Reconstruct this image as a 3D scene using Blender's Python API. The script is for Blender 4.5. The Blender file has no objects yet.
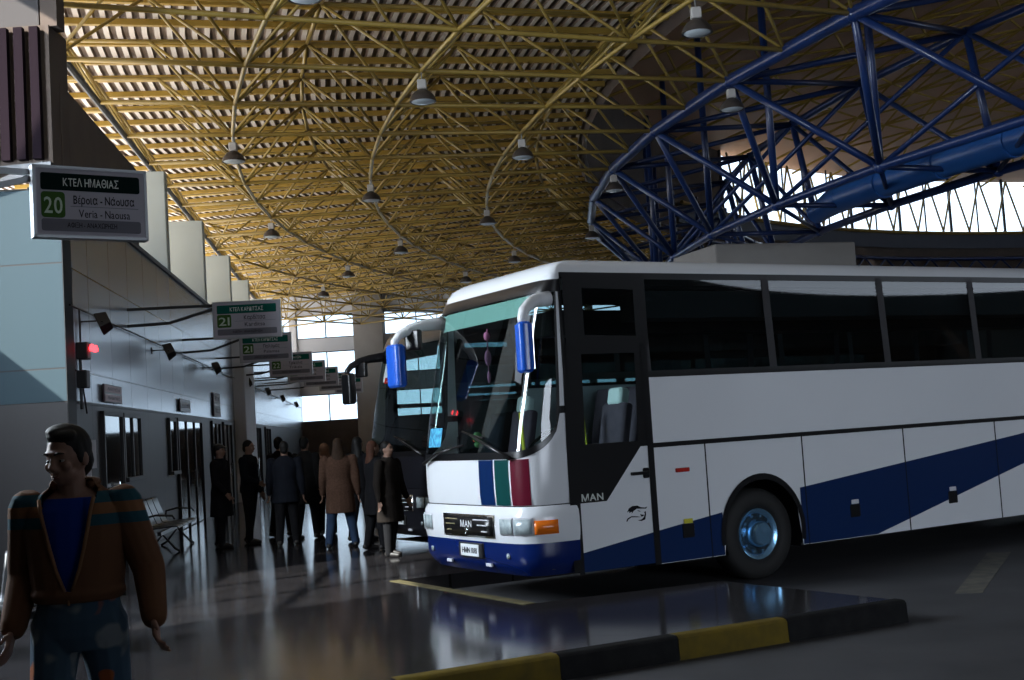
import bpy, math, random
from mathutils import Vector, Matrix, Euler
random.seed(7)
PI = math.pi
R = math.radians
scn = bpy.context.scene
COL = scn.collection
V = Vector

# ------------------------------------------------------------------ mesh helper
class MB:
    def __init__(s): s.v = []; s.f = []; s.m = []
    def add(s, vs, fs, m=0):
        o = len(s.v); s.v += [tuple(v) for v in vs]
        for f in fs: s.f.append(tuple(i + o for i in f)); s.m.append(m)
        return s
    def box(s, x0, x1, y0, y1, z0, z1, m=0, M=None):
        vs = [V((x, y, z)) for z in (z0, z1) for y in (y0, y1) for x in (x0, x1)]
        if M is not None: vs = [M @ v for v in vs]
        return s.add(vs, [(0, 2, 3, 1), (4, 5, 7, 6), (0, 1, 5, 4), (2, 6, 7, 3), (0, 4, 6, 2), (1, 3, 7, 5)], m)
    def rbox(s, x0, x1, y0, y1, z0, z1, r, axis='z', m=0, M=None, n=4):
        # box with rounded edges along one axis plus small end chamfers
        if axis == 'z': a0, a1, b0, b1, c0, c1 = x0, x1, y0, y1, z0, z1
        elif axis == 'y': a0, a1, b0, b1, c0, c1 = z0, z1, x0, x1, y0, y1
        else: a0, a1, b0, b1, c0, c1 = y0, y1, z0, z1, x0, x1
        def ring(c, ins):
            out = []; rr = max(r - ins, 1e-4)
            for (ca, cb, st) in ((a1 - r, b1 - r, 0), (a0 + r, b1 - r, 90), (a0 + r, b0 + r, 180), (a1 - r, b0 + r, 270)):
                for k in range(n + 1):
                    t = R(st + 90 * k / n); out.append((ca + rr * math.cos(t), cb + rr * math.sin(t), c))
            return out
        ch = min(r * .5, (c1 - c0) * .3)
        rings = [ring(c0, ch), ring(c0 + ch, 0), ring(c1 - ch, 0), ring(c1, ch)]
        k = len(rings[0]); vs = sum(rings, []); fs = []
        for j in range(3):
            for i in range(k): fs.append((j * k + i, j * k + (i + 1) % k, (j + 1) * k + (i + 1) % k, (j + 1) * k + i))
        fs.append(tuple(range(k))[::-1]); fs.append(tuple(3 * k + i for i in range(k)))
        if axis == 'y': vs = [(b, c, a) for a, b, c in vs]
        elif axis == 'x': vs = [(c, a, b) for a, b, c in vs]
        if M is not None: vs = [M @ V(v) for v in vs]
        return s.add(vs, fs, m)
    def tube(s, p0, p1, r0, r1=None, n=6, m=0, caps=True):
        p0, p1 = V(p0), V(p1); r1 = r0 if r1 is None else r1
        d = p1 - p0
        if d.length < 1e-6: return s
        d.normalize(); u = d.orthogonal().normalized(); w = d.cross(u)
        vs = []
        for p, r in ((p0, r0), (p1, r1)):
            for i in range(n):
                a = 2 * PI * i / n; vs.append(p + (u * math.cos(a) + w * math.sin(a)) * r)
        fs = [(i, (i + 1) % n, n + (i + 1) % n, n + i) for i in range(n)]
        if caps: fs += [tuple(range(n))[::-1], tuple(range(n, 2 * n))]
        return s.add(vs, fs, m)
    def path(s, pts, rad, n=8, m=0):
        pts = [V(p) for p in pts]; rs = rad if isinstance(rad, (list, tuple)) else [rad] * len(pts)
        vs = []; u = None
        for i, p in enumerate(pts):
            d = (pts[min(i + 1, len(pts) - 1)] - pts[max(i - 1, 0)]).normalized()
            if u is None: u = d.orthogonal().normalized()
            else:
                u = (u - d * u.dot(d)); u = u.normalized() if u.length > 1e-6 else d.orthogonal().normalized()
            w = d.cross(u)
            for k in range(n):
                a = 2 * PI * k / n; vs.append(p + (u * math.cos(a) + w * math.sin(a)) * rs[i])
        fs = []
        for i in range(len(pts) - 1):
            for k in range(n): fs.append((i * n + k, i * n + (k + 1) % n, (i + 1) * n + (k + 1) % n, (i + 1) * n + k))
        fs += [tuple(range(n))[::-1], tuple(range((len(pts) - 1) * n, len(pts) * n))]
        return s.add(vs, fs, m)
    def beam(s, p0, p1, w, h, m=0):
        p0, p1 = V(p0), V(p1); d = (p1 - p0).normalized()
        side = d.cross(V((0, 0, 1)))
        side = side.normalized() if side.length > 1e-4 else V((1, 0, 0)); up = side.cross(d)
        vs = [p + side * a * w / 2 + up * b * h / 2 for p in (p0, p1) for a, b in ((-1, -1), (1, -1), (1, 1), (-1, 1))]
        return s.add(vs, [(0, 1, 5, 4), (1, 2, 6, 5), (2, 3, 7, 6), (3, 0, 4, 7), (0, 3, 2, 1), (4, 5, 6, 7)], m)
    def lathe(s, prof, o=(0, 0, 0), M=None, n=20, m=0):
        # prof: list of (radius, z)
        vs = []
        for r, z in prof:
            for k in range(n):
                a = 2 * PI * k / n; vs.append(V((r * math.cos(a), r * math.sin(a), z)))
        if M is not None: vs = [M @ v for v in vs]
        vs = [v + V(o) for v in vs]
        fs = []
        for j in range(len(prof) - 1):
            for k in range(n): fs.append((j * n + k, j * n + (k + 1) % n, (j + 1) * n + (k + 1) % n, (j + 1) * n + k))
        if prof[0][0] > 1e-5: fs.append(tuple(range(n))[::-1])
        if prof[-1][0] > 1e-5: fs.append(tuple(range((len(prof) - 1) * n, len(prof) * n)))
        return s.add(vs, fs, m)
    def prism(s, poly, z0, z1, m=0, M=None):
        k = len(poly); vs = [V((x, y, z0)) for x, y in poly] + [V((x, y, z1)) for x, y in poly]
        if M is not None: vs = [M @ v for v in vs]
        fs = [(i, (i + 1) % k, k + (i + 1) % k, k + i) for i in range(k)] + [tuple(range(k))[::-1], tuple(range(k, 2 * k))]
        return s.add(vs, fs, m)
    def grid(s, rows, m=0, closed=False):
        k = len(rows[0]); vs = sum([list(r) for r in rows], []); fs = []
        for j in range(len(rows) - 1):
            for i in range(k if closed else k - 1):
                fs.append((j * k + i, j * k + (i + 1) % k, (j + 1) * k + (i + 1) % k, (j + 1) * k + i))
        return s.add(vs, fs, m)
    def ball(s, c, rx, ry=None, rz=None, M=None, n=12, m=0):
        ry = ry or rx; rz = rz or rx; vs = []; k = n
        for j in range(1, n // 2):
            t = PI * j / (n // 2)
            for i in range(k):
                a = 2 * PI * i / k; vs.append(V((rx * math.sin(t) * math.cos(a), ry * math.sin(t) * math.sin(a), rz * math.cos(t))))
        nr = n // 2 - 1; vs += [V((0, 0, rz)), V((0, 0, -rz))]
        if M is not None: vs = [M @ v for v in vs]
        vs = [v + V(c) for v in vs]; fs = []
        for j in range(nr - 1):
            for i in range(k): fs.append((j * k + i, (j + 1) * k + i, (j + 1) * k + (i + 1) % k, j * k + (i + 1) % k))
        for i in range(k):
            fs.append((nr * k, i, (i + 1) % k)); fs.append((nr * k + 1, (nr - 1) * k + (i + 1) % k, (nr - 1) * k + i))
        return s.add(vs, fs, m)
    def build(s, name, mat, parent=None, smooth=False, bevel=0, fix=False):
        me = bpy.data.meshes.new(name); me.from_pydata(s.v, [], s.f)
        mats = mat if isinstance(mat, (list, tuple)) else [mat]
        for q in mats: me.materials.append(q)
        if len(mats) > 1: me.polygons.foreach_set('material_index', s.m)
        if fix:
            import bmesh
            b = bmesh.new(); b.from_mesh(me); bmesh.ops.remove_doubles(b, verts=b.verts, dist=1e-4)
            bmesh.ops.recalc_face_normals(b, faces=b.faces); b.to_mesh(me); b.free()
        if smooth is True: me.shade_smooth()
        elif smooth: me.shade_smooth(); me.set_sharp_from_angle(angle=R(smooth))
        o = bpy.data.objects.new(name, me); COL.objects.link(o)
        if parent is not None: o.parent = parent
        if bevel:
            b = o.modifiers.new('edge', 'BEVEL'); b.width = bevel; b.segments = 2; b.limit_method = 'ANGLE'
        return o

def tag(o, label, cat, group=None, kind=None):
    o['label'] = label; o['category'] = cat
    if group: o['group'] = group
    if kind: o['kind'] = kind
    return o
def empty(name, loc, label, cat, rz=0, group=None, kind=None):
    o = bpy.data.objects.new(name, None); COL.objects.link(o); o.empty_display_size = .2
    o.location = loc; o.rotation_euler = (0, 0, rz); return tag(o, label, cat, group, kind)
def copy_tree(o, parent=None):
    c = o.copy(); COL.objects.link(c)
    if parent is not None: c.parent = parent
    for ch in list(o.children): copy_tree(ch, c)
    return c

# ------------------------------------------------------------------ materials
def mat(name, col, rough=.5, metal=0, spec=.5, emit=None, es=0, alpha=None):
    m = bpy.data.materials.new(name); m.use_nodes = True
    b = m.node_tree.nodes['Principled BSDF']
    b.inputs['Base Color'].default_value = (*col, 1); b.inputs['Roughness'].default_value = rough
    b.inputs['Metallic'].default_value = metal; b.inputs['Specular IOR Level'].default_value = spec
    if emit: b.inputs['Emission Color'].default_value = (*emit, 1); b.inputs['Emission Strength'].default_value = es
    return m
def nodes(m): return m.node_tree.nodes, m.node_tree.links, m.node_tree.nodes['Principled BSDF']
def noisy(m, col2, scale=3, amt=.5, bump=0, coord='Object', detail=4):
    N, L, b = nodes(m); c1 = tuple(b.inputs['Base Color'].default_value)
    tc = N.new('ShaderNodeTexCoord'); nz = N.new('ShaderNodeTexNoise'); nz.inputs['Scale'].default_value = scale; nz.inputs['Detail'].default_value = detail
    cr = N.new('ShaderNodeValToRGB'); cr.color_ramp.elements[0].position = .5 - amt / 2; cr.color_ramp.elements[1].position = .5 + amt / 2
    cr.color_ramp.elements[0].color = c1; cr.color_ramp.elements[1].color = (*col2, 1)
    L.new(tc.outputs[coord], nz.inputs['Vector']); L.new(nz.outputs['Fac'], cr.inputs['Fac']); L.new(cr.outputs['Color'], b.inputs['Base Color'])
    if bump:
        bp = N.new('ShaderNodeBump'); bp.inputs['Strength'].default_value = bump; L.new(nz.outputs['Fac'], bp.inputs['Height']); L.new(bp.outputs['Normal'], b.inputs['Normal'])
    return m
def tiles(m, c1, c2, cm, w, h, mortar, rot=0, offset=0, rough=None):
    N, L, b = nodes(m)
    tc = N.new('ShaderNodeTexCoord'); mp = N.new('ShaderNodeMapping'); mp.inputs['Rotation'].default_value = rot if isinstance(rot, tuple) else (0, 0, rot)
    br = N.new('ShaderNodeTexBrick'); br.offset = offset; br.inputs['Scale'].default_value = 1
    br.inputs['Brick Width'].default_value = w; br.inputs['Row Height'].default_value = h; br.inputs['Mortar Size'].default_value = mortar; br.inputs['Mortar Smooth'].default_value = .1
    br.inputs['Color1'].default_value = (*c1, 1); br.inputs['Color2'].default_value = (*c2, 1); br.inputs['Mortar'].default_value = (*cm, 1)
    L.new(tc.outputs['Object'], mp.inputs['Vector']); L.new(mp.outputs['Vector'], br.inputs['Vector']); L.new(br.outputs['Color'], b.inputs['Base Color'])
    bp = N.new('ShaderNodeBump'); bp.inputs['Strength'].default_value = .4; bp.inputs['Distance'].default_value = .004; bp.invert = True
    L.new(br.outputs['Fac'], bp.inputs['Height']); L.new(bp.outputs['Normal'], b.inputs['Normal'])
    return m
def glass(name, tint, trans, rough=.02):
    m = bpy.data.materials.new(name); m.use_nodes = True; N = m.node_tree.nodes; L = m.node_tree.links; N.clear()
    out = N.new('ShaderNodeOutputMaterial'); mx = N.new('ShaderNodeMixShader'); t = N.new('ShaderNodeBsdfTransparent'); g = N.new('ShaderNodeBsdfGlossy')
    lw = N.new('ShaderNodeLayerWeight'); lw.inputs['Blend'].default_value = .5
    pw = N.new('ShaderNodeMath'); pw.operation = 'POWER'; pw.inputs[1].default_value = 4; ma = N.new('ShaderNodeMath'); ma.operation = 'MULTIPLY_ADD'; ma.inputs[1].default_value = .9; ma.inputs[2].default_value = .05
    L.new(lw.outputs['Facing'], pw.inputs[0]); L.new(pw.outputs[0], ma.inputs[0])
    t.inputs['Color'].default_value = tuple(c * trans for c in tint) + (1,); g.inputs['Roughness'].default_value = rough
    g.inputs['Color'].default_value = (1, 1, 1, 1)
    L.new(ma.outputs[0], mx.inputs[0]); L.new(t.outputs[0], mx.inputs[1]); L.new(g.outputs[0], mx.inputs[2]); L.new(mx.outputs[0], out.inputs[0])
    return m

M_granite = tiles(mat('granite', (.03, .03, .033), .115, 0, .3), (.016, .015, .017), (.026, .024, .026), (.006, .006, .006), 1.2, 1.2, .012, R(20))
M_road = noisy(mat('asphalt', (.028, .028, .032), .75), (.05, .05, .056), 1.3, .5, .15)
M_roadline = noisy(mat('road paint', (.13, .12, .09), .8), (.05, .05, .05), 6, .5)
M_kerbY = noisy(mat('kerb yellow', (.15, .105, .012), .85, 0, .15), (.06, .045, .014), 7, .7, .1)
M_kerbB = noisy(mat('kerb black', (.008, .008, .009), .9, 0, .08), (.018, .018, .018), 7, .6, .1)
M_panel = tiles(mat('steel cladding', (.3, .33, .37), .24, .4), (.35, .40, .46), (.31, .355, .42), (.05, .055, .06), 1.55, 1.45, .012, (R(-90), 0, 0))
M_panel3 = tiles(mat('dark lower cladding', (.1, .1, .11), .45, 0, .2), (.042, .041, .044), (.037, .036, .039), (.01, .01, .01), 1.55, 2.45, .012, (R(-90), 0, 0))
M_panel2 = tiles(mat('column cladding', (.4, .44, .47), .55, 0, .15), (.031, .057, .074), (.029, .054, .071), (.03, .035, .04), 1.5, 1.45, .012, (R(-90), 0, 0))
M_conc = noisy(mat('concrete', (.36, .34, .32), .85), (.26, .245, .23), .8, .6, .1)
M_concD = noisy(mat('dark render', (.11, .085, .07), .9), (.07, .055, .05), 1.2, .6)
M_fin = noisy(mat('painted fin', (.5, .53, .49), .7), (.42, .45, .41), .9, .6)
M_white = noisy(mat('white wall', (.62, .63, .66), .7), (.52, .53, .56), .5, .6)
M_yellow = noisy(mat('yellow paint', (.36, .25, .055), .32), (.24, .165, .04), 1.7, .6)
M_purlin = noisy(mat('purlin yellow', (.42, .27, .04), .5), (.3, .19, .03), 1.2, .6)
M_blue = noisy(mat('blue paint', (.007, .02, .085), .3), (.011, .032, .12), 1.5, .6)
M_duct = noisy(mat('blue duct', (.014, .07, .26), .35), (.02, .1, .32), 1.1, .6)
M_deck = noisy(mat('deck', (.74, .7, .67), .5), (.6, .55, .52), .35, .7)
M_deckshade = noisy(mat('deck painted shade', (.2, .15, .12), .7), (.14, .105, .085), .35, .7)  # shade of the corrugation put into the colour as dark brown
M_annex = mat('annex roof', (.8, .77, .73), .9)
M_black = mat('black trim', (.006, .006, .007), .3)
M_blackm = mat('black metal', (.012, .012, .013), .5)
M_rubber = mat('rubber', (.008, .008, .008), .75)
M_buswhite = noisy(mat('coach white', (.72, .74, .77), .2), (.68, .7, .73), .7, .6)
M_busblue = mat('coach blue', (.002, .013, .1), .25)
M_navy = mat('livery blue', (.0015, .018, .085), .28)
M_green = mat('livery green', (.002, .05, .048), .3)
M_red = mat('livery red', (.1, .003, .016), .3)
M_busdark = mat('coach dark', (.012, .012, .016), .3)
M_tint = glass('tinted glass', (.62, .78, .82), .6)
M_wind = glass('windscreen glass', (.75, .92, .9), .78)
M_clear = glass('clear glass', (.9, .95, .97), .95)
M_doorgl = mat('dark door glass', (.012, .016, .02), .05, 0, .6)
M_chrome = mat('chrome', (.7, .72, .74), .18, 1)
M_amber = mat('amber lens', (.75, .16, .01), .2)
M_redl = mat('red lens', (.4, .02, .015), .25)
M_lens = noisy(mat('headlamp lens', (.5, .58, .6), .12), (.25, .3, .32), 18, .5)
M_seat = noisy(mat('seat fabric', (.1, .065, .09), .9), (.06, .04, .06), 8, .6)
M_cover = mat('headrest cover', (.7, .74, .76), .8)
M_belt = mat('yellow strap', (.55, .5, .03), .6)
M_visor = mat('sun visor', (.34, .52, .47), .6)
M_sticker = noisy(mat('sticker', (.1, .5, .7), .5), (.03, .2, .4), 22, .25)
M_hub = mat('hub', (.25, .5, .75), .22, .8)
M_mirror = mat('mirror blue', (.012, .09, .5), .22)
M_signw = mat('sign white', (.36, .35, .4), .6, 0, .2)
M_signd = mat('sign header dark', (.003, .012, .011), .8, 0, .06)
M_signt = mat('sign header teal', (.005, .085, .065), .8, 0, .08)
M_signg = mat('sign green', (.045, .105, .025), .8, 0, .06)
M_signf = mat('sign footer', (.14, .14, .165), .8, 0, .1)
M_txtw = mat('text white', (.62, .66, .62), .5)
M_txtb = mat('text black', (.012, .012, .015), .8, 0, .05)
M_txtg = mat('text grey green', (.42, .52, .4), .5)
M_bench = mat('bench steel', (.05, .052, .056), .32, .7)
M_steel = mat('galvanised', (.32, .34, .36), .4, .7)
M_lampd = noisy(mat('lamp bell', (.09, .075, .068), .38, .3), (.06, .05, .045), 4, .5)
M_lampg = mat('lamp glass', (.62, .7, .75), .12, 0, .6)
M_lampl = mat('lit lamp', (.9, .8, .5), .4, 0, .5, (1, .8, .35), 6)
M_ballast = mat('ballast', (.42, .4, .38), .5)
M_beacon = mat('red beacon', (.6, .02, .02), .3, 0, .5, (1, .03, .04), 7)
M_redsmall = mat('red pilot', (.6, .02, .02), .3, 0, .5, (1, .02, .02), 4)
M_redtxt = mat('red sign text', (.45, .3, .32), .5)
M_signdk = mat('dark signboard', (.05, .03, .04), .4)
M_paper = mat('paper', (.55, .56, .6), .7)
M_skin = noisy(mat('skin', (.26, .145, .1), .55), (.21, .115, .08), 9, .6)
M_hair = noisy(mat('black hair', (.006, .0055, .0055), .6, 0, .25), (.01, .009, .0085), 30, .5)
M_hairb = noisy(mat('brown hair', (.04, .022, .013), .75, 0, .2), (.022, .013, .008), 25, .5)
M_hairr = noisy(mat('red hair', (.075, .03, .018), .75, 0, .2), (.045, .02, .013), 25, .5)
M_eyew = mat('eye white', (.34, .32, .3), .4, 0, .2)
M_iris = mat('iris', (.02, .012, .008), .15)
M_blouse = mat('blue tee', (.005, .035, .26), .9, 0, .2)
M_shoe = mat('shoes', (.015, .013, .013), .5)
def cloth(name, c, k=.6): return noisy(mat(name, c, .9, 0, .2), tuple(x * k for x in c), 7, .6)

# man's banded jacket: bands follow the garment height (object z)
def band_mat():
    m = mat('banded jacket', (.2, .085, .035), .85, 0, .2); N, L, b = nodes(m)
    tc = N.new('ShaderNodeTexCoord'); sp = N.new('ShaderNodeSeparateXYZ'); cr = N.new('ShaderNodeValToRGB')
    mr = N.new('ShaderNodeMapRange'); mr.inputs['From Min'].default_value = 1.0; mr.inputs['From Max'].default_value = 1.7
    cr.color_ramp.interpolation = 'CONSTANT'
    brown = (.12, .056, .028, 1); teal = (.014, .062, .085, 1); org = (.18, .085, .038, 1)
    pts = [(0, brown), ((1.37 - 1) / .7, teal), ((1.42 - 1) / .7, org), ((1.47 - 1) / .7, teal), ((1.52 - 1) / .7, brown)]
    e = cr.color_ramp.elements
    e[0].position = 0; e[0].color = brown; e[1].position = pts[1][0]; e[1].color = teal
    for p, c in pts[2:]:
        q = e.new(p); q.color = c
    L.new(tc.outputs['Object'], sp.inputs[0]); L.new(sp.outputs['Z'], mr.inputs['Value']); L.new(mr.outputs[0], cr.inputs['Fac']); L.new(cr.outputs['Color'], b.inputs['Base Color'])
    return m
M_jacket = band_mat()
def print_mat():
    m = mat('printed jeans', (.05, .09, .13), .85, 0, .2); N, L, b = nodes(m)
    tc = N.new('ShaderNodeTexCoord'); v1 = N.new('ShaderNodeTexNoise'); v1.inputs['Scale'].default_value = 6.5; v1.inputs['Detail'].default_value = 1
    c1 = N.new('ShaderNodeValToRGB'); c1.color_ramp.elements[0].position = .36; c1.color_ramp.elements[1].position = .4
    c1.color_ramp.elements[0].color = (.36, .1, .03, 1); c1.color_ramp.elements[1].color = (.045, .085, .13, 1)
    q = c1.color_ramp.elements.new(.62); q.color = (.05, .09, .13, 1); q = c1.color_ramp.elements.new(.68); q.color = (.17, .2, .22, 1)
    L.new(tc.outputs['Object'], v1.inputs['Vector']); L.new(v1.outputs['Fac'], c1.inputs['Fac']); L.new(c1.outputs['Color'], b.inputs['Base Color'])
    return m
M_print = print_mat()

# ------------------------------------------------------------------ lettering
GLYPH = {}
LATIN = str.maketrans('ΑΒΕΖΗΙΚMΝΟΡΤΥΧον', 'ABEZHIKΜNOPTYXov')
def glyph(ch, bold):
    if (ch, bold) not in GLYPH:
        cu = bpy.data.curves.new('t', 'FONT'); cu.body = ch; cu.size = 1; cu.extrude = .012; cu.offset = bold; cu.resolution_u = 3
        to = bpy.data.objects.new('t', cu); COL.objects.link(to); dg_ = bpy.context.evaluated_depsgraph_get()
        me = bpy.data.meshes.new_from_object(to.evaluated_get(dg_)); bpy.data.objects.remove(to); bpy.data.curves.remove(cu)
        vs = [v.co.copy() for v in me.vertices]; fs = [tuple(p.vertices) for p in me.polygons]; bpy.data.meshes.remove(me)
        x0 = min((v.x for v in vs), default=0); x1 = max((v.x for v in vs), default=0)
        GLYPH[(ch, bold)] = ([V((v.x - x0, v.y, v.z)) for v in vs], fs, x1 - x0)
    return GLYPH[(ch, bold)]
def text(s, size, m, parent, M, name='lettering', bold=0, sx=1, fit=0, gap=.09):
    q = MB(); x = 0; bold = round(bold / size * .4, 3)
    for ch in s:
        if ch == ' ': x += .26; continue
        ch = ch.translate(LATIN); acc = ch in 'άέίόύ'; ch = {'ά': 'α', 'έ': 'ε', 'ί': 'ι', 'ό': 'o', 'ύ': 'υ'}.get(ch, ch)
        vs, fs, w_ = glyph('O' if ch == 'Φ' else '3' if ch == 'ε' else ch, bold)
        if ch == 'ε': vs = [V(((w_ - v.x) * .8, v.y * .74, v.z)) for v in vs]; w_ *= .8
        q.add([v + V((x, 0, 0)) for v in vs], fs)
        if ch == 'Φ':
            v2, f2, w2 = glyph('I', bold); q.add([v + V((x + (w_ - w2) / 2, 0, .004)) for v in v2], f2)
        if acc: q.add([(x + w_ * .45, .56, .012), (x + w_ * .45 + .07, .56, .012), (x + w_ * .45 + .17, .72, .012), (x + w_ * .45 + .07, .72, .012)], [(0, 1, 2, 3)])
        x += w_ + gap
    ys = [v[1] for v in q.v]; xs = [v[0] for v in q.v]; x0, x1 = min(xs), max(xs)
    if fit: sx = fit / ((x1 - x0) * size)
    q.v = [M @ V(((v[0] - (x0 + x1) / 2) * size * sx, (v[1] - .36) * size, v[2] * size)) for v in q.v]
    return q.build(name, m, parent)

# ------------------------------------------------------------------ camera
F = 1235.0; P = R(4.15); RO = R(3.59); CH = 1.68; RZ = -.18
fwd = V((0, math.cos(P), math.sin(P))); up0 = V((0, -math.sin(P), math.cos(P))); r0 = V((1, 0, 0))
rgt = r0 * math.cos(RO) - up0 * math.sin(RO); upv = r0 * math.sin(RO) + up0 * math.cos(RO)
cd = bpy.data.cameras.new('camera'); cam = bpy.data.objects.new('camera', cd); COL.objects.link(cam)
cd.sensor_width = 36; cd.lens = 36 * F / 1024; cd.clip_end = 500
mw = Matrix.Identity(4)
for i in range(3): mw[i][0] = rgt[i]; mw[i][1] = upv[i]; mw[i][2] = -fwd[i]
mw[2][3] = CH; cam.matrix_world = mw; scn.camera = cam

# ------------------------------------------------------------------ setting: platform, road, kerbs
K0 = V((-.95, 8.70)); T0 = V((3.24, 10.82)); M0 = V((1.98, 12.86)); A0 = V((.08, 12.08)); PER = V((-.54, 6.02))
poly = [(-30, -12), (1.0, -12)]
for k in range(-3, 10):
    o = PER * k
    poly += [tuple(K0 + o), tuple(T0 + o), tuple(M0 + o), tuple(A0 + o)]
poly += [(-6, 76), (-30, 76)]
me = MB(); me.prism(poly, RZ - .3, 0)
tag(me.build('floor', M_granite), 'dark polished granite floor of the waiting platform', 'floor', kind='structure')
g = MB(); g.add([(-40, -40, RZ), (90, -40, RZ), (90, 110, RZ), (-40, 110, RZ)], [(0, 1, 2, 3)])
tag(g.build('road', M_road), 'dark worn asphalt of the coach bays', 'road', kind='structure')
def kerb(k, label):
    o = V((PER.x * k, PER.y * k, 0)); root = empty('kerb', (K0.x + o.x, K0.y + o.y, RZ), label, 'kerb', group='striped kerbs')
    d = T0 - K0; L = d.length; d.normalize(); n = V((d.y, -d.x))
    cuts = [(0, 1.28, M_kerbY, 'yellow_segment'), (1.28, 2.33, M_kerbB, 'black_segment'), (2.33, 3.40, M_kerbY, 'yellow_segment'), (3.40, L, M_kerbB, 'black_segment')]
    for a, b, m_, nm in cuts:
        q = MB(); rows = []
        prof = [(-.10, .19), (-.02, .19), (.01, .185), (.03, .165), (.04, .0)]
        for s_ in (a, (a + b) / 2, b - .006):
            rows.append([(d.x * s_ + n.x * w_, d.y * s_ + n.y * w_, z) for w_, z in prof])
        q.grid(rows); q.build(nm, m_, root, smooth=40)
    return root
kerb(0, 'yellow and black kerb along the nearest platform finger, beside the white coach')
# yellow stop edge in front of the coach nose
def stop_edge(k, label):
    o = PER * k; a = V((A0.x + o.x, A0.y + o.y, .004)); b = V((K0.x + PER.x + o.x, K0.y + PER.y + o.y, .004)); d = (b - a).normalized(); n = V((-d.y, d.x, 0))
    q = MB(); q.prism([(a + n * .02)[:2], (b + n * .02)[:2], (b + n * .14)[:2], (a + n * .14)[:2]], .0, .006)
    tag(q.build('edge_line', noisy(mat('edge paint', (.12, .1, .045), .8, 0, .2), (.06, .052, .03), 6, .6)), label, 'floor marking', group='bay stop lines')
stop_edge(0, 'thin yellow line on the platform edge in front of the white coach nose')
stop_edge(1, 'thin yellow line on the platform edge below the dark coach nose')
q = MB(); q.prism([(4.15, 12.2), (4.4, 12.15), (5.9, 15.2), (5.65, 15.3)], RZ, RZ + .004)
tag(q.build('bay_marking', M_roadline), 'faded pale stripe on the asphalt beyond the kerb tip', 'road marking')

# ------------------------------------------------------------------ setting: left wall
WP = V((-6.1, 16.8, 0)); WD = V((-.11817, .99299, 0)); WN = V((.99299, .11817, 0))
WROT = math.atan2(WD.y, WD.x)
WM = Matrix.Translation(WP) @ Matrix.Rotation(WROT, 4, 'Z')     # local x along the wall, local -y into the hall
def W(s, z, off=0): return WP + WD * s + WN * off + V((0, 0, z))
def wallobj(mb, name, m_, label=None, cat=None, kind='structure', **kw):
    o = mb.build(name, m_, None, **kw); o.matrix_world = WM
    if label: tag(o, label, cat, kind=kind)
    return o
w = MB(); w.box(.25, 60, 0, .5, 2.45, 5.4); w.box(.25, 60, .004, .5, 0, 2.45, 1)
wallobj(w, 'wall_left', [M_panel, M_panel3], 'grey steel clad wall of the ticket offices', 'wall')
w = MB(); w.box(.3, 60, -.012, 0, 2.43, 2.47); w.box(.3, 60, -.05, .5, 5.4, 5.48)
wallobj(w, 'trim_1', M_blackm, 'thin dark joint and coping along the steel clad wall', 'trim')
w = MB(); w.box(-1.6, 0, -.02, .0, 0, .12)
# near column block that faces the camera
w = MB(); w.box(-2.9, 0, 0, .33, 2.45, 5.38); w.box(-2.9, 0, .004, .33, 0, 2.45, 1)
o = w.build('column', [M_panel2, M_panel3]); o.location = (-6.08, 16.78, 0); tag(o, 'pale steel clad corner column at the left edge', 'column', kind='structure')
# upper storey: dark parapet, fins, louvred overhang
w = MB(); w.box(.25, 6.0, 0, .4, 5.48, 6.95)
wallobj(w, 'parapet', M_concD, 'dark upper wall block above the steel cladding', 'wall')
def fin(s, label):
    q = MB(); q.rbox(0, .35, -.02, 2.6, 0, 2.15, .03)
    o = q.build('concrete_fin', M_fin, None, smooth=40); o.matrix_world = Matrix.Translation(W(s, 5.48)) @ Matrix.Rotation(WROT, 4, 'Z')
    return tag(o, label, 'fin wall', group='upright fins on the roof edge')
fl = ['tall pale fin on the wall top, nearest of the row', 'second pale fin from the near end of the wall top', 'third pale fin from the near end of the wall top', 'fourth pale fin along the wall top', 'fifth pale fin along the wall top', 'sixth pale fin along the wall top', 'pale fin far down the wall top, last but one', 'pale fin at the far end of the wall top']
for i, s_ in enumerate((9.2, 15.2, 21.4, 27.4, 33.4, 39.4, 45.4, 51.4)): fin(s_, fl[i])
root = empty('louvred_overhang', (-6.14, 16.6, 5.72), 'dark louvred box overhanging the corner column', 'overhang')
q = MB(); q.box(-2, 0, .12, .8, 0, 1.95); q.build('body', M_concD, root)
for i in range(9):
    q = MB(); q.box(-1.95 + i * .215, -1.83 + i * .215, 0, .1, .05, 1.9); q.build('slat', mat('louvre', (.012, .008, .012), .9, 0, .05) if i == 0 else bpy.data.materials['louvre'], root)
root = empty('wall_bracket', (-6.6, 16.75, 5.4), 'pale steel bracket under the louvred overhang', 'bracket')
q = MB(); q.beam((-.5, 0, .02), (.35, -.05, .3), .08, .1); q.build('strut', M_bench, root); q = MB(); q.beam((-.5, 0, .28), (.45, -.05, .30), .08, .07); q.build('arm', M_bench, root)
q = MB(); q.box(-.6, -.45, .0, .12, -.02, .34); q.build('base_plate', M_bench, root)
q = MB(); q.box(-8.6, -6.3, 16.8, 17.2, 7.68, 10.3); tag(q.build('wall_upper', mat('grey render', (.055, .053, .056), .9)), 'pale wall above the louvred overhang', 'wall', kind='structure')  # one even grey over the whole upper wall
q = MB(); q.box(-6.26, -6.03, 16.75, 17.05, 7.66, 10.3); tag(q.build('post', M_concD), 'dark post rising beside the louvred overhang to the roof', 'post', kind='structure')
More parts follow.
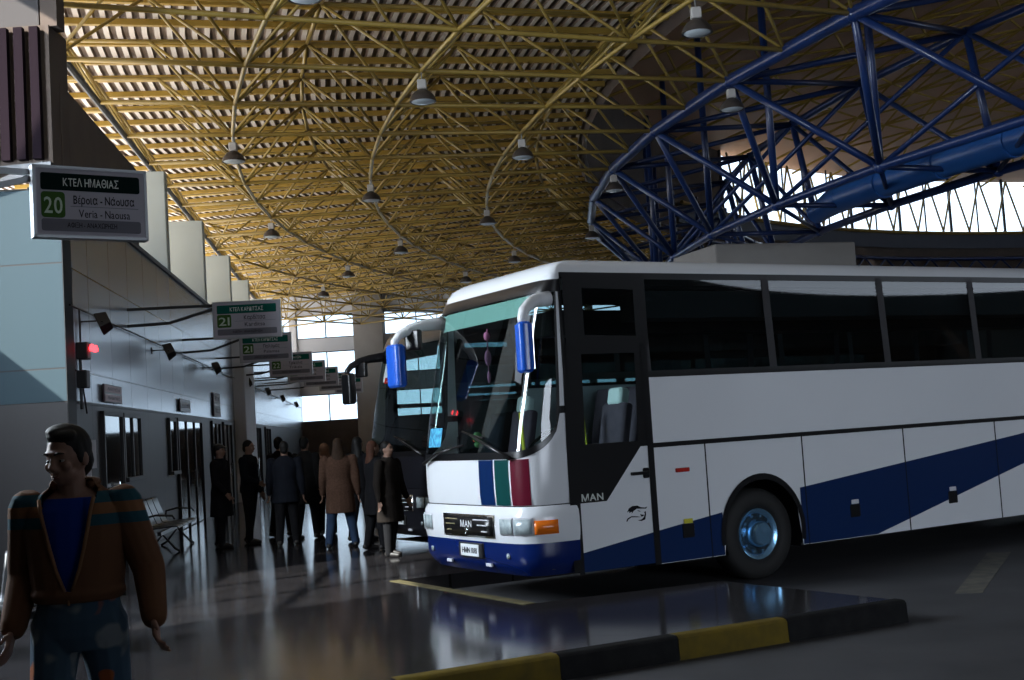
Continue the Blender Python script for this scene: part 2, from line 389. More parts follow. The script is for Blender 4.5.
# sunlit annex roof behind the fins
q = MB(); q.add([W(.5, 5.5, -.4), W(.5, 5.5, -40), W(64, 5.5, -40), W(64, 5.5, -.4)], [(0, 3, 2, 1)])
tag(q.build('roof_annex', M_annex), 'flat pale roof of the office block behind the wall', 'roof', kind='structure')
# pilaster
q = MB(); q.rbox(21.0, 24.2, -.35, .05, 0, 5.4, .04); wallobj(q, 'pilaster', M_white, 'pale pilaster on the far part of the steel clad wall', 'pilaster')

# doors and windows in the left wall
def opening(name, s0, s1, z0, z1, label, cat, leaves=1, handle=True):
    root = bpy.data.objects.new(name, None); COL.objects.link(root); root.matrix_world = Matrix.Translation(W(s0, z0)) @ Matrix.Rotation(WROT, 4, 'Z')
    tag(root, label, cat, kind='structure'); w_ = s1 - s0; h = z1 - z0
    q = MB(); t = .07
    q.box(0, t, -.06, .04, 0, h); q.box(w_ - t, w_, -.06, .04, 0, h); q.box(0, w_, -.06, .04, h - t, h)
    if z0 > .3: q.box(-.03, w_ + .03, -.11, .04, -.04, .03)
    for i in range(1, leaves): q.box(w_ * i / leaves - t / 2, w_ * i / leaves + t / 2, -.055, .04, 0, h)
    q.build('frame', M_blackm, root, bevel=.006)
    for i in range(leaves):
        q = MB(); q.box(w_ * i / leaves + t * .6, w_ * (i + 1) / leaves - t * .6, -.028, -.012, .02, h - t); p = q.build('pane', M_doorgl, root)
    if handle:
        q = MB(); q.tube((w_ * .5 + .1, -.09, .85), (w_ * .5 + .1, -.09, 1.25), .016, n=8); q.tube((w_ * .5 + .1, -.09, .9), (w_ * .5 + .1, -.03, .9), .01); q.tube((w_ * .5 + .1, -.09, 1.2), (w_ * .5 + .1, -.03, 1.2), .01)
        q.build('handle', M_chrome, root)
    return root
opening('door_1', 2.06, 3.56, 0, 2.36, 'dark glazed door nearest the corner column, under the red lettered board', 'door')
opening('window_1', 3.62, 5.17, 1.26, 2.36, 'dark ticket window beside the nearest door', 'window', 2, False)
opening('window_2', 8.3, 9.2, 1.24, 2.36, 'narrow dark window left of the double door', 'window', 1, False)
opening('door_2', 9.4, 13.2, 0, 2.38, 'dark glazed double door behind the steel bench', 'door', 3)
opening('door_3', 15.2, 16.9, 0, 2.4, 'dark glazed door behind the person with the cap', 'door', 2)
opening('door_4', 17.7, 19.7, 0, 2.4, 'dark glazed door before the pale pilaster', 'door', 2)
opening('door_5', 25.2, 29.5, 0, 2.4, 'wide dark door beyond the pale pilaster', 'door', 3)
opening('door_6', 31.5, 34, 0, 2.4, 'far dark door on the steel clad wall', 'door', 2)
# small boards over the doors
def board(s0, s1, z0, z1, label, lines, off=.03, m_=M_signdk, tm=M_redtxt):
    root = bpy.data.objects.new('door_sign', None); COL.objects.link(root); root.matrix_world = Matrix.Translation(W(s0, z0, off)) @ Matrix.Rotation(WROT, 4, 'Z')
    tag(root, label, 'sign'); w_ = s1 - s0; h = z1 - z0
    q = MB(); q.rbox(0, w_, -.03, .0, 0, h, .01, axis='y'); q.build('board', m_, root)
    for i, l in enumerate(lines):
        z = h * (1 - (i + .5) / len(lines))
        q = MB(); q.box(.05, w_ - .05, -.034, -.03, z - h * .19, z + h * .19); q.build('strip', M_redtxt if tm is M_redtxt else M_paper, root)
        text(l, h * .26, M_signdk, root, Matrix.Translation((w_ / 2, -.037, z)) @ Matrix.Rotation(R(90), 4, 'X'), fit=w_ * .72)
    return root
board(2.15, 3.5, 2.5, 2.78, 'small two line board with red lettering over the nearest door', ['ΑΙΘΟΥΣΑ', 'ΑΝΑΜΟΝΗΣ'])
board(9.8, 11.3, 2.52, 2.8, 'small grey board over the double door', ['ΕΚΔΟΤΗΡΙΑ'], tm=M_paper)
board(15.6, 17.0, 2.52, 3.15, 'tall two line board over the door behind the capped person', ['ΕΙΣΙΤΗΡΙΑ', 'TICKETS'], tm=M_paper)
for s_, z_, lab in ((1.35, 1.5, 'small white notice on the wall left of the nearest door, upper one'), (1.0, 1.2, 'small white notice on the wall left of the nearest door, lower one')):
    q = MB(); q.box(0, .3, -.008, 0, 0, .42); o = q.build('notice', M_paper); o.matrix_world = Matrix.Translation(W(s_, z_, .004)) @ Matrix.Rotation(WROT, 4, 'Z'); tag(o, lab, 'notice')
# red beacon with box and conduit
root = bpy.data.objects.new('alarm_beacon', None); COL.objects.link(root); root.matrix_world = Matrix.Translation(W(.75, 3.2)) @ Matrix.Rotation(WROT, 4, 'Z')
tag(root, 'glowing red twin beacon on the wall by the corner column', 'beacon')
q = MB(); q.rbox(-.12, .12, -.16, 0, -.14, .1, .02); q.build('housing', M_blackm, root)
for dx in (-.11, .11):
    q = MB(); q.lathe([(.0, .0), (.035, .0), (.04, .04), (.025, .085), (0, .095)], o=(dx, -.22, -.03), n=12); q.build('lens', M_beacon, root, smooth=True)
q = MB(); q.path([(.05, -.03, .6), (.05, -.03, .1)], .014); q.path([(.0, -.03, -.14), (.1, -.03, -.5), (.3, -.03, -.9)], .012); q.path([(-.05, -.04, -.14), (-.05, -.04, -.85)], .022); q.build('conduit', M_blackm, root)
q = MB(); q.rbox(-.14, .1, -.14, 0, -.55, -.3, .02); q.build('junction_box', M_blackm, root)
# floodlights along the wall
def floodlight(s, z, label, first=[None]):
    if first[0] is None:
        root = bpy.data.objects.new('floodlight', None); COL.objects.link(root)
        q = MB(); q.tube((-.1, -.0, 0), (-.1, -.42, 0), .016, n=8); q.box(-.16, -.04, -.02, 0, -.08, .08); q.build('arm', M_blackm, root)
        Mr = Matrix.Translation((0, -.45, -.02)) @ Euler((R(-25), R(22), 0)).to_matrix().to_4x4()
        q = MB(); q.add([Mr @ V(p) for p in [(-.14, -.11, -.13), (.14, -.11, -.13), (.14, -.11, .13), (-.14, -.11, .13), (-.19, .12, -.17), (.19, .12, -.17), (.19, .12, .17), (-.19, .12, .17)]], [(0, 1, 2, 3), (4, 7, 6, 5), (0, 4, 5, 1), (1, 5, 6, 2), (2, 6, 7, 3), (3, 7, 4, 0)]); q.build('housing', M_blackm, root, bevel=.015)
        q = MB(); q.box(-.16, .16, .121, .128, -.14, .14, M=Mr); q.build('glass', M_doorgl, root)
        q = MB(); q.path([(-.1, -.40, 0), (-.19, -.43, -.02), (-.21, -.47, -.03)], .012); q.build('yoke', M_blackm, root)
        first[0] = root
    else: root = copy_tree(first[0])
    root.matrix_world = Matrix.Translation(W(s, z)) @ Matrix.Rotation(WROT, 4, 'Z') @ Matrix.Scale(.74, 4)
    tag(root, label, 'floodlight', 'black floodlights along the wall')
for (s_, z_), lab in zip([(1.0, 3.62), (6.9, 3.62), (14.3, 3.72), (22.5, 3.72), (30, 3.72), (38, 3.72), (48, 3.72)], ['black floodlight nearest the corner column', 'black floodlight second from the corner column', 'third black floodlight along the wall', 'fourth black floodlight along the wall, before the pilaster', 'fifth black floodlight along the wall, past the pilaster', 'sixth black floodlight far along the wall', 'farthest black floodlight along the wall']): floodlight(s_, z_, lab)
q = MB(); q.path([W(.15, 3.78, .05), W(20, 3.78, .05), W(58, 3.79, .05)], .014); tag(q.build('cable', M_blackm), 'thin black cable running along the wall above the floodlights', 'cable')

# ------------------------------------------------------------------ far facade
FY = 75
wf = MB()
xs0, xs1 = -24, 14
wf.box(xs0, xs1, FY, FY + .4, 0, 2.9, 1); wf.box(xs0, xs1, FY, FY + .4, 4.55, 5.6); wf.box(xs0, xs1, FY, FY + .4, 7.15, 7.95); wf.box(xs0, xs1, FY, FY + .4, 9.4, 11.2)
tag(wf.build('wall_far', [M_white, M_concD]), 'far end wall with bands of windows', 'wall', kind='structure')
pil = []
for i, x in enumerate((-21.3, -17.2, -13.3, -8.65, -3.6, .6, 4.8, 9.0)):
    q = MB(); q.rbox(x - .9, x + .9, FY - .7, FY + .45, 0, 11.2, .05) if i == 3 else q.rbox(x - .22, x + .22, FY - .2, FY + .45, 0, 11.2, .03)
    tag(q.build('pillar', M_conc if i == 3 else M_white, None, smooth=40), ['slim mullion pier of the far wall, first from the left', 'second slim pier of the far wall', 'third slim pier of the far wall', 'broad concrete pillar in front of the far windows', 'slim pier right of the broad concrete pillar', 'sixth slim pier of the far wall', 'seventh slim pier of the far wall', 'last slim pier of the far wall'][i], 'pillar', kind='structure')
n = 0
for (z0, z1, nm) in ((2.9, 4.55, 'lower'), (5.6, 7.15, 'middle'), (7.95, 9.4, 'upper')):
    for i, (a, b) in enumerate(((-21.1, -17.4), (-17.0, -13.5), (-13.1, -9.55), (-7.75, -3.8), (-3.4, .4), (.8, 4.6))):
        n += 1
        root = empty('window_%d' % (n + 2), (a, FY, z0), '%s window of the far wall, %s from the left' % (nm, ['first', 'second', 'third', 'fourth', 'fifth', 'sixth'][i]), 'window', kind='structure')
        q = MB(); wd = b - a; hh = z1 - z0
        for x0, x1, y0, y1 in ((0, wd, 0, .06), (0, wd, hh - .06, hh), (0, .06, 0, hh), (wd - .06, wd, 0, hh), (wd / 2 - .03, wd / 2 + .03, 0, hh)): q.box(x0, x1, .1, .2, y0, y1)
        q.build('frame', M_blackm, root); q = MB(); q.box(.03, wd - .03, .14, .15, .03, hh - .03); q.build('pane', M_clear, root)

# ------------------------------------------------------------------ roof geometry (polar about the ring centre)
C0 = V((42.6, 37.44)); RR0 = 39.87; DR = 3.25; DPH = 2.95
def pol(r, ph, z): return V((C0.x - r * math.cos(R(ph)), C0.y - r * math.sin(R(ph)), z))
def edge_r(ph, x0, y0=20.55, sl=-.122):
    # radius at which the direction ph meets the straight roof edge x = x0 + sl (y - y0)
    c, s = math.cos(R(ph)), math.sin(R(ph))
    d = c - sl * s * 1.0
    # C.x - r c = x0 + sl (C.y - r s - y0)
    den = (c - sl * s)
    return (C0.x - x0 - sl * (C0.y - y0)) / den if den > .15 else 72
ZB, ZT, ZD = 8.5, 10.15, 10.62
# corrugated deck
dk = MB(); prof = []
per = .26
def wave(r):
    t = (r / per) % 1
    return 0 if t < .42 else ((t - .42) / .12 if t < .54 else (1 if t < .88 else (1 - (t - .88) / .12)))
phs = [-52 + DPH * i for i in range(0, 50)]
for i in range(len(phs) - 1):
    pa, pb = phs[i], phs[i + 1]; rm = min(72, edge_r((pa + pb) / 2, -14.5)) if pa < 17 else min(72, edge_r((pa + pb) / 2, -9.6, 20.55, 0))
    rows = [[], []]; r = RR0
    while r < rm:
        for t in (0, .42, .54, .88):
            rr = r + t * per
            z = ZD + .075 * wave(rr - r + 1e-6)
            rows[0].append(pol(rr, pa, z)); rows[1].append(pol(rr, pb, z))
        r += per
    b0 = len(dk.f); dk.grid(rows)
    for k in range(b0, len(dk.f)): dk.m[k] = 0 if (k - b0) % 4 == 0 else 1  # low flats pale, sides and recesses in the painted shade colour
tag(dk.build('ceiling', [M_deck, M_deckshade]), 'corrugated metal roof deck over the platform', 'ceiling', kind='structure')

sf = empty('space_frame', (0, 20, ZB), 'yellow tubular space frame under the corrugated roof', 'roof truss'); sf.location = (0, 0, 0)
NR = 8; PH = [18.45 + DPH * k for k in range(5, -24, -1)]
RIDX = list(range(NR))
def bnode(i, j): return pol(RR0 + DR * i, PH[j], ZB)
def tnode(i, j): return pol(RR0 + DR * (i + .5), PH[j] - DPH / 2, ZT)
def inside(p, off=0): return p.x > -7.36 + off - .122 * (p.y - 20.55) and p.y < 74.5
elen = {}
for j in range(len(PH)):
    pts = [bnode(i, j) for i in RIDX if inside(bnode(i, j))]
    re = edge_r(PH[j], -7.36); e = pol(re, PH[j], ZB)
    if e.y < 74 and pts: pts.append(e)
    if len(pts) > 1:
        q = MB(); q.path(pts, .048, n=6); q.build('radial_chord', M_yellow, sf, smooth=True)
for i in RIDX:
    pts = [bnode(i, j) for j in range(len(PH)) if inside(bnode(i, j))]
    if i > 0 and len(pts) > 1:
        run = [pts[0]]
        for a, b in zip(pts, pts[1:] + [pts[-1] + V((99, 0, 0))]):
            if (a - b).length < 4.5: run.append(b)
            else:
                if len(run) > 1: MB().path(run, .045, n=6).build('arc_chord', M_yellow, sf, smooth=True)
                run = [b]
for j in range(len(PH) - 1):
    pts = [tnode(i, j) for i in RIDX if inside(tnode(i, j), -3)]
    if len(pts) > 1:
        q = MB(); q.path(pts, .04, n=6); q.build('upper_chord', M_yellow, sf, smooth=True)
for i in range(0, NR, 2):
    pts = [tnode(i, j) for j in range(len(PH) - 1) if inside(tnode(i, j), -3)]
    if len(pts) > 1:
        q = MB()
        for a, b in zip(pts, pts[1:]):
            if (a - b).length < 4.5: q.tube(a, b, .05)
        q.build('upper_arc_chord', M_yellow, sf, smooth=True)
dg = []
for j in range(len(PH) - 1):
    for i in range(NR):
        t = tnode(i, j)
        if not inside(t, -1.5): continue
        for b in (bnode(i, j), bnode(i + 1, j), bnode(i, j + 1), bnode(i + 1, j + 1)):
            if not inside(b, -.3):
                continue
            dg.append((b, t))
def vis_key(ab):
    m_ = (ab[0] + ab[1]) / 2 - V((0, 0, CH)); z = m_.dot(fwd); x = 512 + F * m_.dot(rgt) / max(z, .1); y = 340 - F * m_.dot(upv) / max(z, .1)
    return z if (z > 1 and 40 < x < 760 and -40 < y < 320) else 900 + z
dg.sort(key=vis_key)
def dtube(q, b, t): q.tube(b, t, .033, n=6)
for b, t in dg[:100]:
    q = MB(); dtube(q, b, t); q.build('diagonal_strut', M_yellow, sf, smooth=True)
q = MB()
for b, t in dg[100:]: dtube(q, b, t)
o = q.build('far_diagonal_struts', M_yellow, sf, smooth=True); o['kind'] = 'stuff'
# straight edge chord along the wall with hangers
q = MB(); q.path([V((-7.36 - .122 * (y - 20.55), y, ZB)) for y in (14, 20, 30, 40, 50, 60, 70, 74)], .065, n=8); q.build('edge_chord', M_blackm, sf)
q = MB(); q.path([V((-7.36 - .122 * (y - 20.55) - .9, y, ZT)) for y in (14, 20, 30, 40, 50, 60, 70, 74)], .055, n=8); q.build('edge_chord', M_yellow, sf)
ys = [15 + 2.6 * k for k in range(23)]
for k, y in enumerate(ys):
    a = V((-7.36 - .122 * (y - 20.55), y, ZB)); b = a + V((-.9 - .16, 1.3, ZT - ZB)); c = a + V((0, 2.6, 0)) + V((-.31, 0, 0))
    if b.y < 74:
        q = MB(); q.tube(a, b, .035); q.tube(b, c, .035); q.build('edge_strut', M_yellow, sf)
# purlins carrying the deck
pp = [18.45 + DPH / 2 * k for k in range(13, -47, -1)]
for ph in pp:
    rm = min(68, edge_r(ph, -13.5)); a = pol(RR0 + .3, ph, ZD - .075); b = pol(rm, ph, ZD - .075)
    if a.y > 76: continue
    if b.y > 75:
        t = (75 - a.y) / (b.y - a.y); b = a.lerp(b, t)
    if (b - a).length < 1: continue
    q = MB(); q.beam(a, b, .12, .13); q.build('purlin', M_purlin, sf)

# ------------------------------------------------------------------ lamps in the space frame
def bell_lamp(p, label, lit=False, first=[None]):
    if first[0] is None or lit:
        root = bpy.data.objects.new('high_bay_lamp', None); COL.objects.link(root)
        q = MB(); q.tube((0, 0, -.02), (0, 0, -.2), .012); q.build('hook', M_steel, root)
        q = MB(); q.rbox(-.085, .085, -.085, .085, -.36, -.18, .02); q.box(-.09, .09, -.02, .02, -.34, -.22); q.build('ballast_box', M_ballast, root)
        q = MB(); q.lathe([(.06, -.36), (.1, -.38), (.17, -.43), (.225, -.5), (.25, -.57), (.255, -.6), (.24, -.6), (.21, -.51), (.15, -.45), (.05, -.42)], n=24); q.build('reflector', M_lampd, root, smooth=40)
        q = MB(); q.lathe([(.0, -.63), (.12, -.625), (.2, -.605), (.235, -.585)], n=24); q.build('diffuser', M_lampl if lit else M_lampg, root, smooth=True)
        if not lit: first[0] = root
    else: root = copy_tree(first[0])
    root.location = p; tag(root, label, 'lamp', 'bell lamps hung from the space frame')
def ln(i, m): return pol(RR0 + DR * i, 18.45 - 5.9 * m, ZB)
LAMPS = [((2, 0), 'bell lamp hung left of the picture centre, largest one clear of the top edge'), ((1, 1), 'bell lamp in the middle of the yellow roof, over the white coach roof'), ((3, 1), 'bell lamp nearest the tall fins, over the first hanging sign row'),
         ((2, 2), 'bell lamp above the broad gap between fins and coach, second row'), ((1, 3), 'bell lamp in the third row, left of the coach roof line'), ((3, 3), 'bell lamp beside the second fin'), ((2, 4), 'bell lamp in the fourth row toward the broad pillar'),
         ((1, 5), 'small bell lamp just above the coach roof front'), ((3, 5), 'small bell lamp near the third fin'), ((0, 2), 'bell lamp under the bend of the blue ring'), ((0, 4), 'bell lamp under the blue ring just above the coach roof'), ((0, 0), 'bell lamp under the near blue ring chord'),
         ((1, -1), 'large bell lamp at the top edge above the coach'), ((3, -1), 'large bell lamp cut by the top edge of the picture'), ((4, 4), 'small bell lamp near the far fins'), ((4, 6), 'tiny bell lamp far over the hanging signs'), ((2, 6), 'tiny bell lamp far down the hall before the broad pillar')]
for (i, m_), lab in LAMPS: bell_lamp(ln(i, m_), lab)
bell_lamp(pol(RR0 + DR * 1, 18.45 - 5.9 * 7, ZB), 'lit warm yellow bell lamp far above the coach front', True)

# ------------------------------------------------------------------ blue ring truss
rt = empty('ring_truss', (0, 0, 0), 'dark blue tubular ring truss around the dome', 'ring truss')
BP = [18.45 + 5.9 * k for k in range(4, -9, -1)]
def rU(k): return pol(RR0, BP[k], ZB)
def rL(k): return pol(37.9, BP[k] - 2.95, 6.3)
def rI(k): return pol(35.0, BP[k] - 2.95, 6.27)
def rT(k): return pol(35.5, BP[k] - 2.95, 9.1)
def rH(k): return pol(37.9, BP[k] - 2.95, 11.4)
nB = len(BP)
for fn, nm, rad in ((rU, 'outer_chord', .135), (rL, 'lower_chord', .095), (rI, 'inner_chord', .1), (rT, 'upper_chord', .09)):
    q = MB(); q.path([fn(k) for k in range(nB)], rad, n=8); q.build(nm, M_blue, rt, smooth=True)
for k in range(nB):
    prs = [(rU(k), rL(k), .075), (rL(k), rI(k), .06), (rI(k), rT(k), .085), (rU(k), rT(k), .065), (rL(k), rH(k), .085)]
    if k + 1 < nB: prs += [(rU(k + 1), rL(k), .075), (rU(k + 1), rT(k), .065), (rI(k), rT(k + 1), .06), (rL(k), rI(k + 1), .05), (rL(k + 1), rT(k), .055)]
    for a, b, r_ in prs:
        q = MB(); q.tube(a, b, r_, n=8); q.build('strut', M_blue, rt, smooth=True)
for k in range(nB):
    for p, r_ in ((rU(k), .15), (rL(k), .14), (rI(k), .13), (rT(k), .12)): MB().ball(p, r_, n=10).build('node_joint', M_blue, rt, smooth=True)
# far side lattice of the ring
FP = [-30 - 2.6 * k for k in range(24)]
for zz in (8.7, 10.25):
    q = MB(); q.path([pol(RR0 - .25, p, zz) for p in FP], .12, n=6); q.build('far_chord', M_blue, rt, smooth=True)
for a, b in zip(FP, FP[1:]):
    q = MB(); q.tube(pol(RR0 - .25, a, 8.7), pol(RR0 - .25, b, 10.25), .06); q.tube(pol(RR0 - .25, b, 8.7), pol(RR0 - .25, a, 10.25), .06); q.build('far_cross_brace', M_blue, rt)
# duct running round the ring
dt = empty('air_duct', (0, 0, 0), 'big round blue air duct threaded through the ring truss', 'duct')
dp = [pol(36.2, p, 6.45) for p in [36, 33, 30, 27, 24, 21, 18, 15.5]]
for a, b in zip(dp, dp[1:]):
    q = MB(); q.tube(a, b, .3, n=20); q.build('duct_section', M_duct, dt, smooth=40)
for p, d in zip(dp[1:-1], dp[2:]):
    u = (d - p).normalized(); MB().tube(p - u * .05, p + u * .05, .325, n=20).build('collar', M_duct, dt, smooth=40)
e = dp[-1]; u = (pol(36.2, 13, 6.45) - e).normalized()
q = MB(); q.path([e, e + u * .5, e + u * .9 + V((0, 0, -.06)), e + u * 1.3 + V((0, 0, -.1))], [.3, .3, .26, .26], n=20); q.build('end_elbow', M_duct, dt, smooth=40)
# concrete pier carrying the ring
q = MB(); q.prism([(5.45, 32.1), (9.5, 33.4), (8.7, 36.0), (4.65, 34.5)], RZ, 6.2)
tag(q.build('concrete_pier', M_conc, None, bevel=.05), 'grey concrete pier behind the white coach roof', 'pier', kind='structure')

# ------------------------------------------------------------------ dome over the ring
def arc(r, z, a0, a1, st): return [pol(r, a0 + (a1 - a0) * i / st, z) for i in range(st + 1)]
dm = MB(); rows = []
for t in [0, .15, .3, .45, .6, .75, .9, .999]:
    r = (RR0 + .5) * (1 - t); z = 15.1 + 5.2 * (1 - (1 - t) ** 2)
    rows.append([pol(max(r, .05), 360 * i / 72, z) for i in range(73)])
dm.grid(rows); tag(dm.build('ceiling_dome', noisy(mat('dome deck', (.72, .44, .26), .6), (.56, .34, .2), .4, .7)), 'brown deck of the high dome beyond the blue ring', 'ceiling', kind='structure')
dr = MB()
# solid drum toward the camera side and the low far parapet
dr.grid([arc(RR0 + .15, 10.3, -38, 95, 40), arc(RR0 + .15, 15.2, -38, 95, 40)]); dr.grid([arc(RR0 + .15, 10.3, 95, 270, 60), arc(RR0 + .15, 11.9, 95, 270, 60)])
dr.grid([arc(RR0 + .15, 10.3, -90, -38, 24), arc(RR0 + .15, 11.9, -90, -38, 24)])
tag(dr.build('wall_drum', M_concD), 'dark drum wall below the dome', 'wall', kind='structure')
dr = MB(); dr.grid([arc(RR0 + .15, RZ, -270, -30, 90), arc(RR0 + .15, 10.6, -270, -30, 90)])
tag(dr.build('wall_far_side', M_concD), 'dark wall on the far side of the coach yard', 'wall', kind='structure')
M_yelr = noisy(mat('matt yellow', (.5, .34, .08), .9, 0, .1), (.38, .26, .06), 1.7, .6)
df = empty('dome_frame', (0, 0, 0), 'yellow lattice frame of the dome and its window band', 'dome frame')
def dz(r): t = 1 - r / (RR0 + .5); return 15.1 + 5.2 * (1 - (1 - t) ** 2) - .5
for k in range(0, 40):
    ph = 60 - 4.5 * k
    q = MB(); q.path([pol(r, ph, dz(r)) for r in (RR0, 34, 28, 22, 16, 10)], .06, n=6); q.build('dome_rib', M_yelr, df)
for r in (37, 34, 31, 28, 25, 22, 19, 16, 13):
    q = MB(); q.path([pol(r, 60 - 4.5 * k, dz(r)) for k in range(0, 40)], .05, n=6); q.build('dome_hoop', M_yelr, df)
hr = (37, 34, 31, 28, 25, 22, 19, 16, 13)
for h0, h1 in zip(hr, hr[1:]):
    q = MB()
    for k in range(0, 39):
        q.tube(pol(h0, 60 - 4.5 * k, dz(h0)), pol(h1, 60 - 4.5 * (k + 1), dz(h1)), .05); q.tube(pol(h0, 60 - 4.5 * (k + 1), dz(h0)), pol(h1, 60 - 4.5 * k, dz(h1)), .05)
    q.build('dome_brace', M_yelr, df)
for k in range(18):
    a, b = -38 - 2.9 * k, -38 - 2.9 * (k + 1)
    q = MB(); q.tube(pol(RR0 - .3, (a + b) / 2, 11.9), pol(RR0 - .3, a, 15), .06); q.tube(pol(RR0 - .3, (a + b) / 2, 11.9), pol(RR0 - .3, b, 15), .06); q.build('window_strut', M_yellow, df)
q = MB(); q.path([pol(RR0 - .3, -30 - 2.9 * k, 11.8) for k in range(22)], .1, n=6); q.build('sill_tube', M_yellow, df)
q = MB(); q.grid([arc(RR0 - .1, 10.9, -30, -92, 30), arc(RR0 - .1, 11.8, -30, -92, 30)]); q.build('sill_panel', mat('sill blue', (.03, .04, .07), .6), df)
for k in range(9):
    a, b = -38 - 5.8 * k, -38 - 5.8 * (k + 1)
    root = empty('window_%d' % (40 + k), pol(RR0 + .1, a, 11.9), 'bright window bay under the dome, number %s from the left' % ['one', 'two', 'three', 'four', 'five', 'six', 'seven', 'eight', 'nine'][k], 'window', kind='structure')
    o_ = pol(RR0 + .1, a, 11.9); e_ = pol(RR0 + .1, b, 11.9) - o_
    q = MB(); q.tube((0, 0, 0), (0, 0, 3.3), .09); q.tube(e_ / 2, e_ / 2 + V((0, 0, 3.3)), .05); q.build('frame', M_blackm, root)
    q = MB(); q.add([V((0, 0, 0)), e_, e_ + V((0, 0, 3.3)), V((0, 0, 3.3))], [(0, 1, 2, 3)]); q.build('pane', M_clear, root)
# ------------------------------------------------------------------ near end of the hall (behind and beside the camera)
q = MB(); q.box(-9.4, -9, -12, 8, 0, 10.9); q.box(-9.4, -9, 8, 13.2, 0, 4.4); q.box(-9.4, -9, 8, 13.2, 7.0, 10.9); q.box(-9.4, -9, 13.2, 14.4, 0, 10.9); q.box(-9.4, -9, 14.4, 17.1, 0, 4.93)
tag(q.build('wall_near', M_concD), 'wall of the hall beside the entrance with a high window', 'wall', kind='structure')
root = empty('window_60', (-9.2, 8, 4.4), 'high window of the near side wall', 'window', kind='structure')
q = MB()
for k in range(4): q.box(-.05, .05, k * 1.733 - .04, k * 1.733 + .04, 0, 2.6)
q.box(-.05, .05, 0, 5.2, -.02, .06); q.box(-.05, .05, 0, 5.2, 2.54, 2.62); q.box(-.05, .05, 0, 5.2, 1.3, 1.36); q.build('frame', M_blackm, root)
q = MB(); q.box(-.01, .01, 0, 5.2, 0, 2.6); q.build('pane', M_clear, root)
q = MB(); q.box(-9.4, 7, -12.4, -12, RZ, 10.9); q.box(7, 20, -12.4, -12, 6.2, 10.9); q.box(20, 46, -12.4, -12, RZ, 10.9); q.box(43, 46, -12, -2, RZ, 10.9)
q.box(5, 5.3, -12, -.8, RZ, 10.5)  # added unseen partition, keeps the gateway light off the man
tag(q.build('wall_back', M_concD), 'wall behind the camera with the coach gateway, plus an added light-blocking partition', 'wall', kind='structure')

# ------------------------------------------------------------------ hanging signs
def sign(loc, rz, label, head, num, l1, l2, headm, w_=1.12, h=.62, arm=2.0, numtile=True):
    root = empty('hanging_sign', loc, label, 'sign', rz, 'platform signs over the walkway')
    X = Matrix.Rotation(R(90), 4, 'X')
    def rect(x0, x1, z0, z1, y, r=.02): return MB().rbox(x0, x1, y - .004, y, z0, z1, r, axis='y')
    q = MB(); q.rbox(-w_ / 2, w_ / 2, -.05, .05, 0, h, .012, axis='y'); q.build('board', M_signw, root)
    q = MB()
    for a, b, c, d in ((-w_ / 2 - .012, w_ / 2 + .012, -.015, .01), (-w_ / 2 - .012, w_ / 2 + .012, h - .01, h + .015), (-w_ / 2 - .015, -w_ / 2 + .01, -.015, h + .015), (w_ / 2 - .01, w_ / 2 + .015, -.015, h + .015)): q.box(a, b, -.058, .058, c, d)
    q.build('frame', M_steel, root)
    k = w_ / 1.12; m = .06 * k
    rect(-w_ / 2 + m, w_ / 2 - m, h - .2, h - .05, -.052).build('header_band', headm, root)
    text(head, .1, M_txtw, root, Matrix.Translation((0, -.0585, h - .125)) @ X, bold=.0015, fit=.56 * k)
    rect(-w_ / 2 + m, -w_ / 2 + m + .235 * k, h - .44, h - .215, -.052, .03).build('number_tile', M_signg, root)
    text(num, .2, M_txtg, root, Matrix.Translation((-w_ / 2 + m + .117 * k, -.0585, h - .33)) @ X, bold=.004, fit=.18 * k, name='number')
    cx = .13 * k
    text(l1, .105, M_txtb, root, Matrix.Translation((cx, -.053, h - .275)) @ X, bold=.002, fit=(.62 if len(l1) > 9 else .36) * k)
    text(l2, .1, M_txtb, root, Matrix.Translation((cx, -.053, h - .395)) @ X, fit=(.52 if len(l1) > 9 else .34) * k)
    MB().box(-w_ / 2 + .35 * k, w_ / 2 - .08 * k, -.054, -.05, h - .338, h - .334).build('divider', M_signf, root)
    rect(-w_ / 2 + m, w_ / 2 - m, .045, .15, -.052).build('footer_band', M_signf, root)
    text('ΑΦΙΞΗ - ΑΝΑΧΩΡΗΣΗ', .062, M_txtb, root, Matrix.Translation((0, -.0585, .1)) @ X, fit=.5 * k)
    q = MB(); q.beam((-w_ / 2 - arm, .06, h - .03), (-w_ / 2 + .1, .08, h - .03), .035, .05); q.beam((-w_ / 2 - arm * .5, .06, h - .30), (-w_ / 2 + .02, .08, h - .08), .05, .05); q.beam((-w_ / 2 - arm, .06, h - .32), (-w_ / 2 - arm * .5, .06, h - .30), .05, .05)
    q.build('arm', M_steel if num == '20' else M_blackm, root)
    return root
SZ = 3.58
sign((-3.62, 10.7, SZ), R(34), 'white hanging sign number 20 for Veria and Naousa, nearest the camera', 'ΚΤΕΛ ΗΜΑΘΙΑΣ', '20', 'Βέροια - Νάουσα', 'Veria - Naousa', M_signd, .95, .6, 1.5)
srz = R(7)
